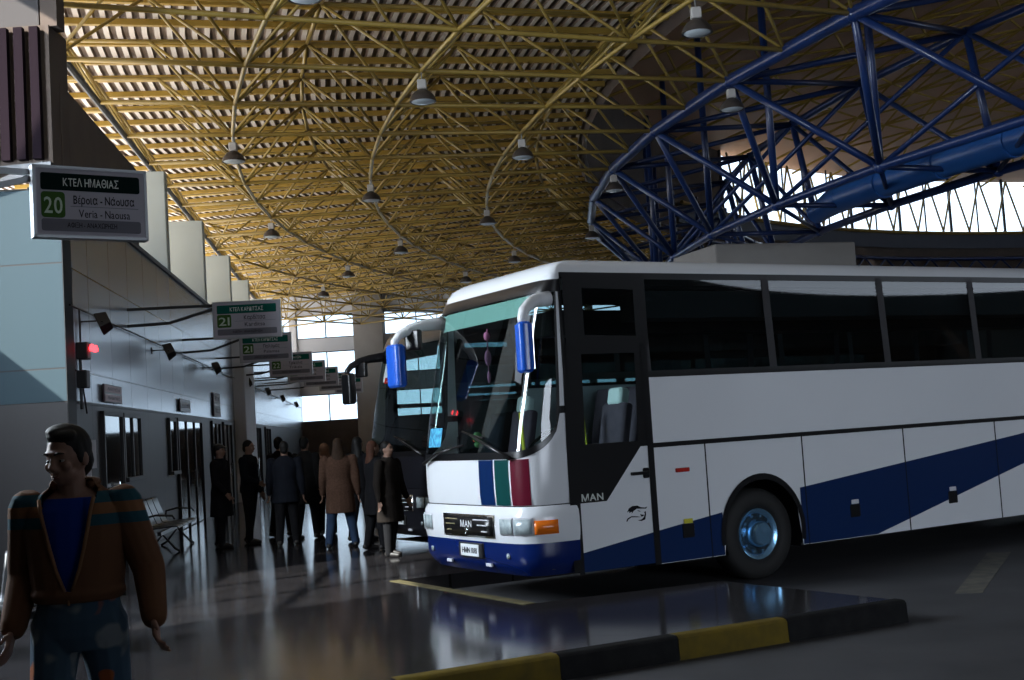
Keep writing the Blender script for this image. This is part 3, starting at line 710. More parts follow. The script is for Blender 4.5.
for x, y, rz, lab, head, num, l1, l2, wd in [
    (-4.6, 21.5, R(7), 'hanging sign number 21 for Karditsa with a teal header', 'ΚΤΕΛ ΚΑΡΔΙΤΣΑΣ', '21', 'Καρδίτσα', 'Karditsa', 1.14),
    (-5.6, 28.0, R(6), 'hanging sign directly behind and below the Karditsa sign, second number 21', 'ΚΤΕΛ ΚΑΡΔΙΤΣΑΣ', '21', 'Παλαμάς', 'Palamas', 1.14),
    (-6.2, 34.4, R(4), 'hanging sign number 22, third of the row behind the Karditsa sign', 'ΚΤΕΛ ΤΡΙΚΑΛΩΝ', '22', 'Τρίκαλα', 'Trikala', 1.16),
    (-6.45, 38.4, R(4), 'hanging sign number 23, its teal header end peeping out behind sign 22', 'ΚΤΕΛ ΛΑΡΙΣΑΣ', '23', 'Λάρισα', 'Larissa', 1.14),
    (-6.6, 42.2, R(4), 'hanging sign number 24 behind sign 23 in the row', 'ΚΤΕΛ ΛΑΡΙΣΑΣ', '24', 'Τύρναβος', 'Tyrnavos', 1.14),
    (-6.7, 46.0, R(4), 'hanging sign number 25, last but one of the row', 'ΚΤΕΛ ΜΑΓΝΗΣΙΑΣ', '25', 'Βόλος', 'Volos', 1.1),
    (-6.72, 50.0, R(4), 'hanging sign number 26, farthest of the row', 'ΚΤΕΛ ΜΑΓΝΗΣΙΑΣ', '26', 'Αλμυρός', 'Almyros', 1.1)]:
    sign((x, y, SZ), rz, lab, head, num, l1, l2, M_signt, wd, .62, x - wd / 2 + 6.1 + .119 * (y - 16.8) + .03)
# ------------------------------------------------------------------ benches
def bench(loc, rz, n, label):
    root = empty('waiting_bench', loc, label, 'bench', rz, 'perforated steel benches')
    q = MB(); q.box(0, n * .56, -.03, .03, .30, .36); q.build('beam', M_bench, root)
    for i in range(n):
        x0 = i * .56 + .03; x1 = x0 + .5
        prof = [(-.30, .40), (-.28, .425), (-.2, .43), (0, .41), (.17, .40), (.24, .43), (.28, .52), (.36, .72), (.40, .84), (.42, .86)]
        rows = [[(x, y, z) for y, z in prof] for x in (x0, x0 + .02, (x0 + x1) / 2, x1 - .02, x1)]
        q = MB(); q.grid(rows); o = q.build('seat', M_bench, root, smooth=True); s = o.modifiers.new('t', 'SOLIDIFY'); s.thickness = .02
    for x in ([.3, n * .56 - .3]):
        q = MB(); q.path([(x, -.28, 0.01), (x, -.2, .06), (x, 0, .3), (x, .2, .06), (x, .3, .01)], .022); q.build('leg', M_blackm, root, smooth=True)
    for x in (.0, n * .56 + .02):
        q = MB(); q.path([(x, .26, .42), (x, .24, .6), (x, .05, .64), (x, -.22, .62), (x, -.26, .56)], .018); q.build('armrest', M_blackm, root, smooth=True)
    return root
bench((-6.0, 20.5, 0), R(96.8), 4, 'steel waiting bench against the wall below the ticket window')
bench((-5.3, 10.9, 0), 0, 3, 'dark waiting bench behind the man in the striped jacket')

# ------------------------------------------------------------------ coaches
HALF = [(0, 0), (0, .25), (0, .5), (.012, .8), (.035, 1.0), (.055, 1.06), (.075, 1.1), (.095, 1.125), (.115, 1.145), (.14, 1.167), (.165, 1.183), (.195, 1.198), (.225, 1.21), (.26, 1.221), (.30, 1.23), (.35, 1.24), (.405, 1.246), (.45, 1.25), (.52, 1.25), (.6, 1.25)]
M_brass = mat('dull brass', (.25, .22, .12), .5)
M_pillar = mat('pillar trim', (.022, .021, .024), .5)
def lean(z): return 0 if z < 1.58 else .37 * min(1, (z - 1.58) / 1.72) ** 1.1 + max(0, z - 3.3) * .6
def tumble(z): return 0 if z < 2.35 else .05 * (z - 2.35) / 1.1
def fp(x0, y0, z, off=0):
    w_ = max(0, 1 - x0 / .6); x = x0 + lean(z) * w_; y = y0
    if abs(y0) > .001: y = math.copysign(abs(y0) - tumble(z) * min(1, abs(y0) / 1.2), y0)
    if off:
        # outward normal from the plan outline
        i = min(range(len(HALF)), key=lambda k: abs(HALF[k][0] - x0) + abs(HALF[k][1] - abs(y0)))
        a = HALF[max(i - 1, 0)]; b = HALF[min(i + 1, len(HALF) - 1)]; tx, ty = b[0] - a[0], b[1] - a[1]; l = math.hypot(tx, ty)
        nx, ny = -ty / l, tx / l; x += nx * off; y += math.copysign(ny, y0 if abs(y0) > 1e-6 else 1) * off * (1 if abs(y0) > 1e-6 else 0)
    return (x, y, z)
def outline_at(y):       # x of the nose outline at a given |y|
    y = abs(y)
    for a, b in zip(HALF, HALF[1:]):
        if a[1] <= y <= b[1]:
            return a[0] + (b[0] - a[0]) * ((y - a[1]) / max(1e-6, b[1] - a[1]))
    return .45
OUT = [(x, -y) for x, y in reversed(HALF)] + [(x, y) for x, y in HALF[1:]]
def arc_len(x0, a):      # length along the nose outline past |y| = 1.0
    s = 0
    for p, q in zip(HALF, HALF[1:]):
        if p[1] < 1.0: continue
        if p[0] >= x0 - 1e-6: break
        s += math.hypot(q[0] - p[0], q[1] - p[1])
    return s
ARC_END = arc_len(.45, 1.25)
def gl_low(x0, y0):      # lower edge of the windscreen along the outline
    t = min(1, max(0, arc_len(x0, abs(y0)) / ARC_END)); return 1.56 + .44 * (1 - math.sqrt(max(0, 1 - t * t)))
LEN = 11.9; BZ = .34
WX, RXW = 3.09, 9.05; AR = .58; WR = .515
def coach(name, loc, rz, label, white, blue, nose_white, livery=True):
    root = empty(name, loc, label, 'coach', rz)
    WH = M_buswhite if white else M_busdark
    def region(zlo, zhi, rows, off=0, idx=None, offs=None):
        pts = OUT if idx is None else [OUT[i] for i in idx]; g = []
        for r in range(rows + 1):
            t = r / rows; line = []
            for x0, y0 in pts:
                a = zlo(x0, y0) if callable(zlo) else zlo; b = zhi(x0, y0) if callable(zhi) else zhi
                z = a + (b - a) * t; o_ = off if offs is None else offs[r]
                line.append(fp(x0, y0, z, o_))
            g.append(line)
        q = MB(); q.grid(g); return q
    # ---- front end
    region(.36, .70, 5, offs=[-.10, -.03, .015, .028, .03, .03]).build('front_skirt', blue, root, smooth=True, fix=True)
    q = region(.70, 1.07, 6, offs=[.03, .045, .05, .05, .048, .04, .0]); bumper = q.build('bumper', WH, root, smooth=True)
    region(1.06, 1.085, 1, -.02).build('panel_gap', M_black, root)
    region(1.08, gl_low, 5, offs=[-.01, .002, .004, .004, .004, 0]).build('front_panel', WH, root, smooth=True)
    region(gl_low, lambda x, y: gl_low(x, y) + .075, 1, .006).build('windscreen_seal', M_black, root, smooth=True)
    idx = [i for i, (x0, y0) in enumerate(OUT) if x0 <= .46]
    ws = region(lambda x, y: gl_low(x, y) + .07, 3.28, 8, 0, idx).build('windscreen', M_wind, root, smooth=True)
    for s_ in (0, 1):
        ii = [i for i, (x0, y0) in enumerate(OUT) if .44 <= x0 <= .61 and (y0 < 0) == (s_ == 0)]
        q = region(lambda x, y: gl_low(x, y) + .07, 3.28, 6, 0.0, ii); q.build('corner_pillar', WH, root, smooth=True)
        iq = [i for i, (x0, y0) in enumerate(OUT) if .40 <= x0 <= .455 and (y0 < 0) == (s_ == 0)]
        q = region(lambda x, y: gl_low(x, y) + .05, 3.28, 6, 0.006, iq); q.build('side_seal', M_black, root, smooth=True)
        iz = [i for i, (x0, y0) in enumerate(OUT) if .51 <= x0 <= .61 and (y0 < 0) == (s_ == 0)]
        q = region(.37, 3.4, 9, 0.012, iz); q.build('corner_post', M_black, root, smooth=True)
    region(3.265, 3.395, 3, .008).build('header_band', M_black, root, smooth=True)
    region(3.385, 3.46, 2, .0).build('header', WH, root, smooth=True)
    # sun visor strip inside the glass
    g = [[(fp(x0 + .02, y0 * .985, z)) for x0, y0 in OUT if abs(y0) < 1.05] for z in (3.05, 3.25)]
    q = MB(); q.grid(g); q.build('sun_visor', M_visor if white else M_black, root, smooth=True)
    # ---- side walls
    for sy in (-1, 1):
        def side(x0, x1, z0, z1, m_, nm, off=0, n=1):
            q = MB(); rows = []
            for z in ([z0, z1] if z1 <= 2.35 else [z0, (z0 + z1) / 2, z1]):
                rows.append([(x0 + (x1 - x0) * i / n, sy * (1.25 - tumble(z) + off), z) for i in range(n + 1)])
            q.grid(rows); return q.build(nm, m_, root)
        # lower body with wheel arches
        cuts = [.6, WX - AR, WX + AR, RXW - AR, RXW + AR, LEN]
        q = MB()
        for a, b, arch in ((1.6, WX - AR, None), (WX - AR, WX + AR, WX), (WX + AR, RXW - AR, None), (RXW - AR, RXW + AR, RXW), (RXW + AR, LEN, None)):
            n = 20 if arch else 1; low = []; top = []
            for i in range(n + 1):
                x = a + (b - a) * i / n; zb = BZ
                if arch: zb = max(BZ, WR + .02 + math.sqrt(max(0, AR * AR - (x - arch) ** 2)) * 1.06) if 0 < i < n else BZ
                low.append((x, sy * 1.25, zb)); top.append((x, sy * 1.25, 2.36))
            q.grid([low, top])
        if sy > 0 or not livery: q.grid([[(.6, sy * 1.25, BZ), (1.6, sy * 1.25, BZ)], [(.6, sy * 1.25, 1.2), (1.6, sy * 1.25, 1.2)]])
        q.build('side_wall', WH, root)
        if sy > 0 or not livery: side(.6, 1.6, 1.2, 3.42, M_tint, 'door_glazing'); side(.58, .68, 1.2, 3.42, M_black, 'door_post', .004); side(1.5, 1.64, 1.2, 3.42, M_black, 'door_post', .004)
        # roof edge and black glazing frame
        side(.6, LEN, 3.40, 3.47, M_black, 'gutter', .004)
        side(.6, LEN, 2.33, 2.40, M_black, 'window_seal', .006)
        px = [1.62, 3.42, 5.28, 6.94, 8.62, 10.3, 11.84]
        for x in px:
            MB().grid([[(x - .055, sy * (1.255 - tumble(z)), z), (x + .055, sy * (1.255 - tumble(z)), z)] for z in (2.36, 2.9, 3.44)]).build('window_pillar', M_pillar, root)
        for a, b in zip(px, px[1:]): side(a + .05, b - .05, 2.38, 3.42, M_tint, 'side_window', 0)
        # wheel arch liner and wheels
        for wx in (WX, RXW):
            q = MB(); g = []
            for y in (1.255, 1.2, .72):
                g.append([(wx + (AR - .01) * math.cos(R(t)), sy * y, max(BZ - .02, WR + .02 + (AR - .01) * math.sin(R(t)) * 1.06)) for t in range(-20, 201, 10)])
            q.grid(g); g2 = [[(wx + rr * math.cos(R(t)), sy * 1.262, max(BZ, WR + .02 + rr * math.sin(R(t)) * 1.06)) for t in range(-12, 193, 8)] for rr in (AR - .02, AR + .045)]
            q.grid(g2); q.build('wheel_arch', M_black, root, smooth=True)
            Mw = Matrix.Translation((wx, sy * 1.0, WR)) @ Matrix.Rotation(R(90) * -sy, 4, 'X') @ Matrix.Rotation(0, 4, 'Z')
            Mw = Matrix.Translation((wx, sy * 1.0, WR)) @ (Matrix.Rotation(R(90), 4, 'X') if sy < 0 else Matrix.Rotation(R(-90), 4, 'X'))
            q = MB(); q.lathe([(.29, -.14), (.44, -.15), (.495, -.12), (.515, -.06), (.515, .10), (.50, .15), (.45, .185), (.36, .19), (.30, .165), (.285, .12)], M=Mw, n=40)
            tyre = q.build('wheel', M_rubber, root, smooth=True)
            q = MB(); q.lathe([(.292, .12), (.285, .15), (.24, .135), (.215, .10), (.17, .09), (.15, .13), (.145, .2), (.12, .235), (.0, .245)], M=Mw, n=32)
            for k in range(10):
                a = R(36 * k); q.tube(Mw @ V((.205 * math.cos(a), .205 * math.sin(a), .09)), Mw @ V((.205 * math.cos(a), .205 * math.sin(a), .135)), .018, n=6)
            hub = q.build('hubcap', M_hub, tyre, smooth=40)
    # ---- roof
    rim = [fp(x0, y0, 3.46) for x0, y0 in OUT]
    rim = rim[:1] and [(LEN, -(1.25 - tumble(3.46)), 3.46)] + rim + [(LEN, 1.25 - tumble(3.46), 3.46)]
    g = []
    for f, z in ((0, 3.46), (.03, 3.535), (.09, 3.595), (.2, 3.635), (.45, 3.66), (1, 3.68)):
        line = []
        for x, y, _ in rim:
            sx = min(max(x, 2.2), LEN - .6) if x > 1 else 2.2
            line.append((x + (sx - x) * f, y * (1 - f), z))
        g.append(line)
    q = MB(); q.grid(g); q.build('roof', WH, root, smooth=True)
    for x in (2.8, 7.6):
        q = MB(); q.rbox(x, x + .8, -.4, .4, 3.66, 3.72, .05); q.build('roof_hatch', WH, root)
    q = MB(); q.grid([[(LEN, -1.25, BZ), (LEN, 1.25, BZ)], [(LEN, -1.25, 2.4), (LEN, 1.25, 2.4)], [(LEN, -1.2, 3.46), (LEN, 1.2, 3.46)]]); q.build('rear_wall', WH, root)
    q = MB(); q.box(.3, LEN, -.68, .68, .42, .5); q.box(.3, WX - .62, -1.2, 1.2, .42, .5); q.box(WX + .62, RXW - .62, -1.2, 1.2, .36, .5); q.build('underbody', M_blackm, root)
    # ---- interior
    q = MB(); q.box(1.9, LEN - .05, -1.2, 1.2, 1.12, 1.18); q.box(.3, 1.9, -1.2, 1.2, .85, .9); q.build('cabin_floor', M_blackm, root)
    q = MB(); q.box(1.7, LEN - .2, -1.16, -.72, 2.98, 3.28); q.box(1.7, LEN - .2, .72, 1.16, 2.98, 3.28); q.box(1.2, LEN - .1, -.7, .7, 3.36, 3.4); q.build('luggage_rack', M_blackm, root)
    q = MB(); g = []
    for x, z in ((.10, 1.40), (.12, 1.50), (.3, 1.62), (.55, 1.58), (.62, 1.35), (.62, .9)): g.append([(x + max(0, outline_at(y) - .0) * (1 if x < .3 else .3), y, z) for y in (-1.14, -.8, -.4, 0, .4, .8, 1.14)])
    q.grid(g); q.build('dashboard', M_blackm, root, smooth=True)
    def seat(x, y, z, cover=True, w_=.46, m_=M_seat):
        s = MB(); s.rbox(x - .2, x + .26, y - w_ / 2, y + w_ / 2, z + .32, z + .45, .05); s.rbox(x - .1, x + .1, y - .1, y + .1, z, z + .33, .03)
        Mb = Matrix.Translation((x + .24, y, z + .42)) @ Matrix.Rotation(R(12), 4, 'Y')
        s.rbox(-.02, .11, -w_ / 2, w_ / 2, 0, (.56 if cover else .72), .05, M=Mb)
        if cover: s.rbox(-.015, .1, -.12, .12, .5, .72, .05, M=Mb)
        o = s.build('seat', m_, root, bevel=.02)
        if cover:
            c = MB(); c.rbox(-.03, .115, -.135, .135, .53, .735, .055, M=Mb); c.build('headrest_cover', M_cover, o, bevel=.02)
        return o
    if white:
        seat(1.18, -.72, 1.12, True); seat(1.0, .98, 1.12, True)
        q = MB(); Ms = Matrix.Translation((.62, -.72, 1.72)) @ Matrix.Rotation(R(-35), 4, 'Y')
        q.path([Ms @ V((.23 * math.cos(R(a)), .23 * math.sin(R(a)), 0)) for a in range(0, 361, 15)], .018); q.tube(Ms @ V((-.22, 0, 0)), Ms @ V((.22, 0, 0)), .016); q.tube(Ms @ V((0, 0, 0)), Ms @ V((0, 0, -.4)), .03); q.build('steering_wheel', M_black, root)
        for y, x in ((.34, .92), (-.52, 1.2)):
            q = MB(); q.grid([[(x + .02, y - .03, 2.05), (x + .02, y + .03, 2.05)], [(x - .01, y - .09, 1.85), (x - .01, y - .03, 1.85)], [(x - .04, y - .16, 1.6), (x - .04, y - .10, 1.6)]]); o = q.build('seat_belt', M_belt, root); o.modifiers.new('t', 'SOLIDIFY').thickness = .012
        for i in range(11):
            for y in (-.93, -.45, .45, .93): seat(2.2 + i * .82, y, 1.18, False)
        q = MB(); q.ball((.45, .55, 1.78), .03); q.build('pilot_lamp', M_redsmall, root, smooth=True)
        # glass pane ornaments: pennant and sticker
        q = MB(); q.path([(.28, -.18, 2.98), (.27, -.18, 2.7), (.27, -.18, 2.42)], .006); q.ball((.27, -.18, 2.9), .035, .03, .05); q.ball((.27, -.18, 2.66), .04, .03, .09); q.ball((.27, -.18, 2.45), .02, .02, .07); q.build('hanging_charm', cloth('charm', (.3, .12, .22)), root, smooth=True)
        q = MB(); q.ball((.34, .28, 1.72), .05, .05, .04); q.ball((.33, .28, 1.8), .06, .05, .06); q.build('dashboard_toy', cloth('toy', (.12, .25, .1)), root, smooth=True)
        g = [[fp(outline_at(y) - .006, y, z) for y in (.60, .78, .95)] for z in (1.715, 1.93)]; q = MB(); q.grid(g); q.build('windscreen_sticker', M_sticker, root)
        g = [[fp(outline_at(y) - .006, y, z) for y in (.55, .62)] for z in (2.2, 2.75)]
    else:
        seat(1.0, -.72, .95, False); seat(.95, .62, .95, False)
        for (y0, y1, z0, z1, m_) in ((.52, .85, 2.75, 3.05, M_cover), (.58, .78, 2.72, 2.82, M_redl), (.3, .5, 2.85, 3.05, M_cover)):
            g = [[fp(outline_at(y) - .006, y, z) for y in (y0, (y0 + y1) / 2, y1)] for z in (z0, z1)]; q = MB(); q.grid(g); q.build('windscreen_sticker', m_, root)
    # ---- wipers
    for (ya, za, yb, zb) in ((-1.0, 1.57, -.15, 1.83), (.98, 1.53, .2, 1.70)):
        a = V(fp(outline_at(ya), ya, za)) + V((-.05, 0, 0)); b = V(fp(outline_at(yb), yb, zb)) + V((-.035, 0, 0)); mid = a.lerp(b, .55) + V((-.04, 0, .02))
        q = MB(); q.path([a, mid, b], [.022, .016, .012]); wi = q.build('wiper', M_black, root, smooth=True)
        c = b + (b - a) * .25; q = MB(); q.path([b + V((0, 0, .05)) - (b - a) * .35, b, c + V((.01, 0, -.02))], .012); q.build('wiper_blade', M_black, wi)
    # ---- lights, grille, plate
    def patch(y0, y1, z0, z1, m_, nm, off=.055, ny=6, thick=.012, par=None):
        g = []
        for z in (z0, z1):
            line = []
            for i in range(ny + 1):
                y = y0 + (y1 - y0) * i / ny; line.append(fp(outline_at(y), y, z, off))
            g.append(line)
        q = MB(); q.grid(g); o = q.build(nm, m_, par or root, smooth=True); s = o.modifiers.new('t', 'SOLIDIFY'); s.thickness = thick; s.offset = 0; return o
    for sgn in (-1, 1):
        for (a, b) in ((.78, .98), (1.01, 1.155)):
            y0, y1 = sorted((sgn * a, sgn * b)); hl = patch(y0 - .006, y1 + .006, .785, .965, M_paper if white else M_black, 'headlamp', .052)
            patch(y0, y1, .80, .95, M_lens, 'lens', .062, par=hl)
        q = MB(); g = [[fp(x0, sgn * y0, z, .06) for x0, y0 in HALF[9:16]] for z in (.79, .93)]; q.grid(g); o = q.build('indicator', M_amber, root, smooth=True); o.modifiers.new('t', 'SOLIDIFY').thickness = .02
        q = MB(); q.lathe([(0, .0), (.028, 0), (.03, .012), (0, .016)], M=Matrix.Translation(fp(outline_at(.86), sgn * .86, .57, .03)) @ Matrix.Rotation(R(-90), 4, 'Y'), n=16); q.build('fog_lamp', M_lens, root, smooth=True)
        q = MB(); q.rbox(-.03, 0, sgn * .45 - .06, sgn * .45 + .06, .44, .475, .01); q.build('tow_cover', M_paper, root)
    gr = patch(-.66, .47, .745, .985, M_chrome, 'grille', .052); patch(-.635, .445, .765, .965, M_black, 'grille_mesh', .064, par=gr)
    XF = Matrix.Rotation(R(-90), 4, 'Z') @ Matrix.Rotation(R(90), 4, 'X')       # lettering facing -x
    for z, (a, b) in ((.93, (-.59, -.24)), (.875, (-.56, -.33)), (.81, (-.54, -.42)), (.93, (.12, .39)), (.875, (.18, .39)), (.81, (.26, .37))):
        patch(a, b, z - .007, z + .007, M_brass if b > 0 else M_paper, 'grille_bar', .07, par=gr)
    text('MAN', .1, M_cover, gr, Matrix.Translation((-.078, -.09, .885)) @ XF, bold=.003, fit=.25)
    q = MB(); q.path([(-.08, -.09 + .035 * math.cos(R(t)), .805 + .03 * math.sin(R(t))) for t in range(0, 361, 30)], .004); q.path([(-.08, -.11, .79), (-.08, -.09, .81), (-.08, -.065, .83)], .006); q.build('badge', M_chrome, gr)
    pl = MB(); pl.rbox(-.06, -.03, -.38, .14, .525, .68, .01, axis='x'); plh = pl.build('licence_plate', M_blackm, root)
    q = MB(); q.box(-.068, -.06, -.32, .08, .54, .665); q.build('plate_face', M_cover, plh)
    text('HMN 1081', .085, M_txtb, plh, Matrix.Translation((-.07, -.12, .602)) @ XF, bold=.002, fit=.33)
    # ---- livery stripes on the nose
    if livery:
        for a, b, m_ in ((-.62, -.32, M_navy), (-.91, -.65, M_green), (-1.155, -.94, M_red)):
            g = []
            for r in range(5):
                z = 1.085 + (1.555 - 1.085) * r / 4; line = []
                for i in range(6):
                    y = a + (b - a) * i / 5 - (.03 if r == 0 else 0) * 0
                    line.append(fp(outline_at(y), y, min(z, gl_low(outline_at(y), y) - .004), .007 if 0 < r < 4 else (.0 if r == 0 else .005)))
                g.append(line)
            q = MB(); q.grid(g); q.build('nose_stripe', m_, root, smooth=True)
    # ---- driver side details
    if livery:
        Y = -1.25
        def flat(poly, m_, nm, off, par=root):
            q = MB(); q.add([(x, Y - off, z) for x, z in poly], [tuple(range(len(poly)))]); return q.build(nm, m_, par)
        q = MB()
        def ring(o4, i4, off):
            for k in range(4):
                n = (k + 1) % 4; q.add([(o4[k][0], Y - off, o4[k][1]), (o4[n][0], Y - off, o4[n][1]), (i4[n][0], Y - off, i4[n][1]), (i4[k][0], Y - off, i4[k][1])], [(0, 1, 2, 3)])
        ring([(.6, 2.68), (1.66, 2.68), (1.66, 3.44), (.6, 3.44)], [(.84, 2.80), (1.5, 2.78), (1.5, 3.28), (.84, 3.30)], .004); q.build('black_panel', M_black, root)
        flat([(.84, 2.80), (1.5, 2.78), (1.5, 3.28), (.84, 3.30)], M_tint, 'quarter_window', .004)
        door = flat([(.64, .36), (1.56, .36), (1.56, 1.60), (1.46, 1.60), (.98, 1.06), (.64, 1.06)], M_buswhite, 'door', .006)
        q = MB(); ring([(.64, 1.60), (1.56, 1.60), (1.56, 2.68), (.64, 2.68)], [(.76, 1.66), (1.43, 1.66), (1.46, 2.6), (.78, 2.6)], .006)
        q.add([(x, Y - .006, z) for x, z in [(.64, 1.06), (.98, 1.06), (1.46, 1.60), (.64, 1.60)]], [(0, 1, 2, 3)]); q.build('door_frame', M_black, door)
        gl = flat([(.76, 1.66), (1.43, 1.66), (1.46, 2.6), (.78, 2.6)], M_wind, 'door_window', .006, door)
        flat([(.64, .36), (1.56, .36), (1.56, .685), (.64, .555)], M_navy, 'door_stripe', .010, door)
        q = MB()
        for poly in ([(.585, .34), (.645, .34), (.645, 2.7), (.585, 2.7)], [(1.545, .34), (1.625, .34), (1.625, 2.7), (1.545, 2.7)], [(.6, 2.64), (1.6, 2.64), (1.6, 2.70), (.6, 2.70)]): q.add([(x, Y - .014, z) for x, z in poly], [(0, 1, 2, 3)])
        q.build('door_seal', M_black, door)
        q = MB(); q.rbox(1.30, 1.52, Y - .06, Y - .01, 1.30, 1.335, .01, axis='y'); q.rbox(1.46, 1.54, Y - .03, Y - .006, 1.26, 1.37, .02, axis='y'); q.build('door_handle', M_black, door)
        text('MAN', .1, M_txtw, door, Matrix.Translation((.80, Y - .011, 1.115)) @ Matrix.Rotation(R(90), 4, 'X'), bold=.0035, fit=.27)
        # running horse emblem: mane sweep, muzzle, jaw strokes
        def hp(pts): return [(1.20 + (u - 500) / 270 * .29, .985 - (v - 280) / 210 * .175) for u, v in pts]
        em = []
        for s_ in ([(520, 360), (545, 310), (590, 285), (650, 285), (690, 310), (740, 320), (770, 310), (755, 335), (700, 330), (640, 325), (600, 350), (575, 385), (580, 355), (545, 370), (550, 345)],
                   [(505, 470), (520, 435), (570, 410), (640, 420), (690, 435), (640, 432), (570, 425), (530, 450), (520, 472)],
                   [(640, 470), (690, 465), (720, 440), (735, 395), (725, 375), (748, 365), (748, 410), (735, 470), (690, 485)],
                   [(675, 395), (700, 405), (725, 408), (715, 425), (690, 430)], [(640, 345), (665, 350), (690, 365), (665, 362)]):
            em.append(hp(s_))
        q = MB()
        for s_ in em: q.add([(x, Y - .009, z) for x, z in s_], [tuple(range(len(s_)))])
        q.build('horse_emblem', M_txtb, door)
        # blue sweep along the flank
        q = MB()
        low = [(.6, .345), (.6, .555)]
        q.add([(x, Y - .004, z) for x, z in [(1.6, .345), (2.505, .345), (2.505, .81), (1.6, .69)]], [(0, 1, 2, 3)])
        q.add([(x, Y - .004, z) for x, z in [(3.675, .345), (4.86, .345), (7.55, .985), (10.2, 1.62), (LEN, 1.62), (LEN, 1.9), (9.5, 1.62), (7.55, 1.385), (3.675, .99)]], [(0, 1, 2, 3, 4, 5, 6, 7, 8)])
        q.build('flank_stripe', M_navy, root)
        # body line, hatch joints, marker lamps, latches
        q = MB(); q.box(1.6, LEN, Y - .016, Y, 1.575, 1.625); q.build('rub_strip', M_black, root)
        for x in (2.33, 3.76, 5.43, 7.12, 10.1):
            q = MB(); q.box(x - .007, x + .007, Y - .0065, Y, (BZ if abs(x - WX) > AR else 1.14), 1.58); q.build('hatch_joint', M_black, root)
        q = MB(); q.rbox(1.90, 2.08, Y - .03, Y, 1.29, 1.335, .01, axis='y'); q.build('marker_lamp', M_redl, root)
        for x, z in ((2.02, .66), (4.52, .66), (6.22, .68)):
            q = MB(); q.rbox(x - .08, x + .08, Y - .012, Y, z - .08, z + .07, .012, axis='y'); l_ = q.build('latch', M_black, root)
            q = MB(); q.rbox(x - .06, x + .06, Y - .016, Y - .012, z + .075, z + .125, .006, axis='y'); q.build('reflector', M_paper if x > 3 else M_belt, root)
        q = MB(); q.box(2.9, 3.2, Y, Y + .1, .9, .95); 
    # ---- mirrors
    for sgn, (mx, my, mz) in ((-1, (-.10, -1.58, 2.66)), (1, (-.25, 1.08, 2.68)))[(0 if livery else 1):]:
        a = V((.36, sgn * 1.2, 3.18)); 
        q = MB(); e_ = V((mx, my, mz + .2)); pts = [a + V((.1, 0, .01)), a, a.lerp(e_, .3) + V((0, 0, .07)), a.lerp(e_, .6) + V((0, 0, .12)), a.lerp(e_, .85) + V((-.02, 0, .12)), e_ + V((-.01, 0, .08)), e_]
        q.path(pts, [.08, .078, .07, .06, .052, .045, .04], n=12)
        arm = q.build('mirror_arm', WH, root, smooth=True)
        Mm = Matrix.Translation((mx, my, mz)) @ Matrix.Rotation(R(18 * sgn), 4, 'Z')
        q = MB(); q.rbox(-.07, .07, -.115, .115, -.25, .25, .05, M=Mm); mh = q.build('mirror', M_mirror if white else M_black, root, smooth=40)
        q = MB(); q.box(.071, .075, -.095, .095, -.22, .22, M=Mm); q.build('mirror_glass', M_chrome, mh)
        if sgn > 0:
            Mm = Matrix.Translation((mx + .25, my + .02, mz + .3)) @ Matrix.Rotation(R(30), 4, 'Z')
            q = MB(); q.rbox(-.04, .04, -.11, .11, -.12, .12, .03, M=Mm); q.build('wide_angle_mirror', M_black, mh)
    return root
CA = R(30.5)
coach('coach', (-.6, 13.54, RZ), CA, 'white coach with blue, green and red nose stripes parked beside the striped kerb', True, M_busblue, True)
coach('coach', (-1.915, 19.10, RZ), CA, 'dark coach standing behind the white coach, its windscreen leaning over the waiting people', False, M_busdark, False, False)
#@@PART3
# ------------------------------------------------------------------ people
def remesh(mb, name, m, parent, vox, smooth=6, fac=.5, cut=None, thick=0):
    me = bpy.data.meshes.new(name); me.from_pydata(mb.v, [], mb.f); o = bpy.data.objects.new(name, me); COL.objects.link(o)
    r = o.modifiers.new('r', 'REMESH'); r.mode = 'VOXEL'; r.voxel_size = vox; r.use_smooth_shade = True
    if smooth: s = o.modifiers.new('s', 'SMOOTH'); s.iterations = smooth; s.factor = fac
    dg_ = bpy.context.evaluated_depsgraph_get(); nm = bpy.data.meshes.new_from_object(o.evaluated_get(dg_)); bpy.data.objects.remove(o); bpy.data.meshes.remove(me)
    if cut:
        import bmesh
        b = bmesh.new(); b.from_mesh(nm); bmesh.ops.delete(b, geom=[f for f in b.faces if cut(f.calc_center_median())], context='FACES'); b.to_mesh(nm); b.free()
    nm.name = name; nm.materials.clear(); nm.materials.append(m); nm.shade_smooth()
    o = bpy.data.objects.new(name, nm); COL.objects.link(o); o.parent = parent
    if thick: t = o.modifiers.new('t', 'SOLIDIFY'); t.thickness = thick
    return o
def loft(q, rings, n=20):       # rings: (cx, cy, z, rx, ry)
    rows = [[(cx + rx * math.cos(2 * PI * k / n), cy + ry * math.sin(2 * PI * k / n), z) for k in range(n)] for cx, cy, z, rx, ry in rings]
    b = len(q.v); q.grid(rows, closed=True); m_ = len(rings)
    q.f.append(tuple(b + k for k in range(n))[::-1]); q.m.append(0); q.f.append(tuple(b + (m_ - 1) * n + k for k in range(n))); q.m.append(0)
def limb(q, a, b, ra, rb, n=12):
    a, b = V(a), V(b); d = b - a; st = 6; pts = []; rs = []
    L = d.length; u = d / L
    for t in (-.9, -.6, 0): pts.append(a + u * ra * t); rs.append(ra * math.sqrt(max(.02, 1 - t * t)))
    for i in range(1, st): t = i / st; pts.append(a + d * t); rs.append((ra + (rb - ra) * t))
    for t in (0, .6, .9): pts.append(b + u * rb * t); rs.append(rb * math.sqrt(max(.02, 1 - t * t)))
    q.path(pts, rs, n=n)
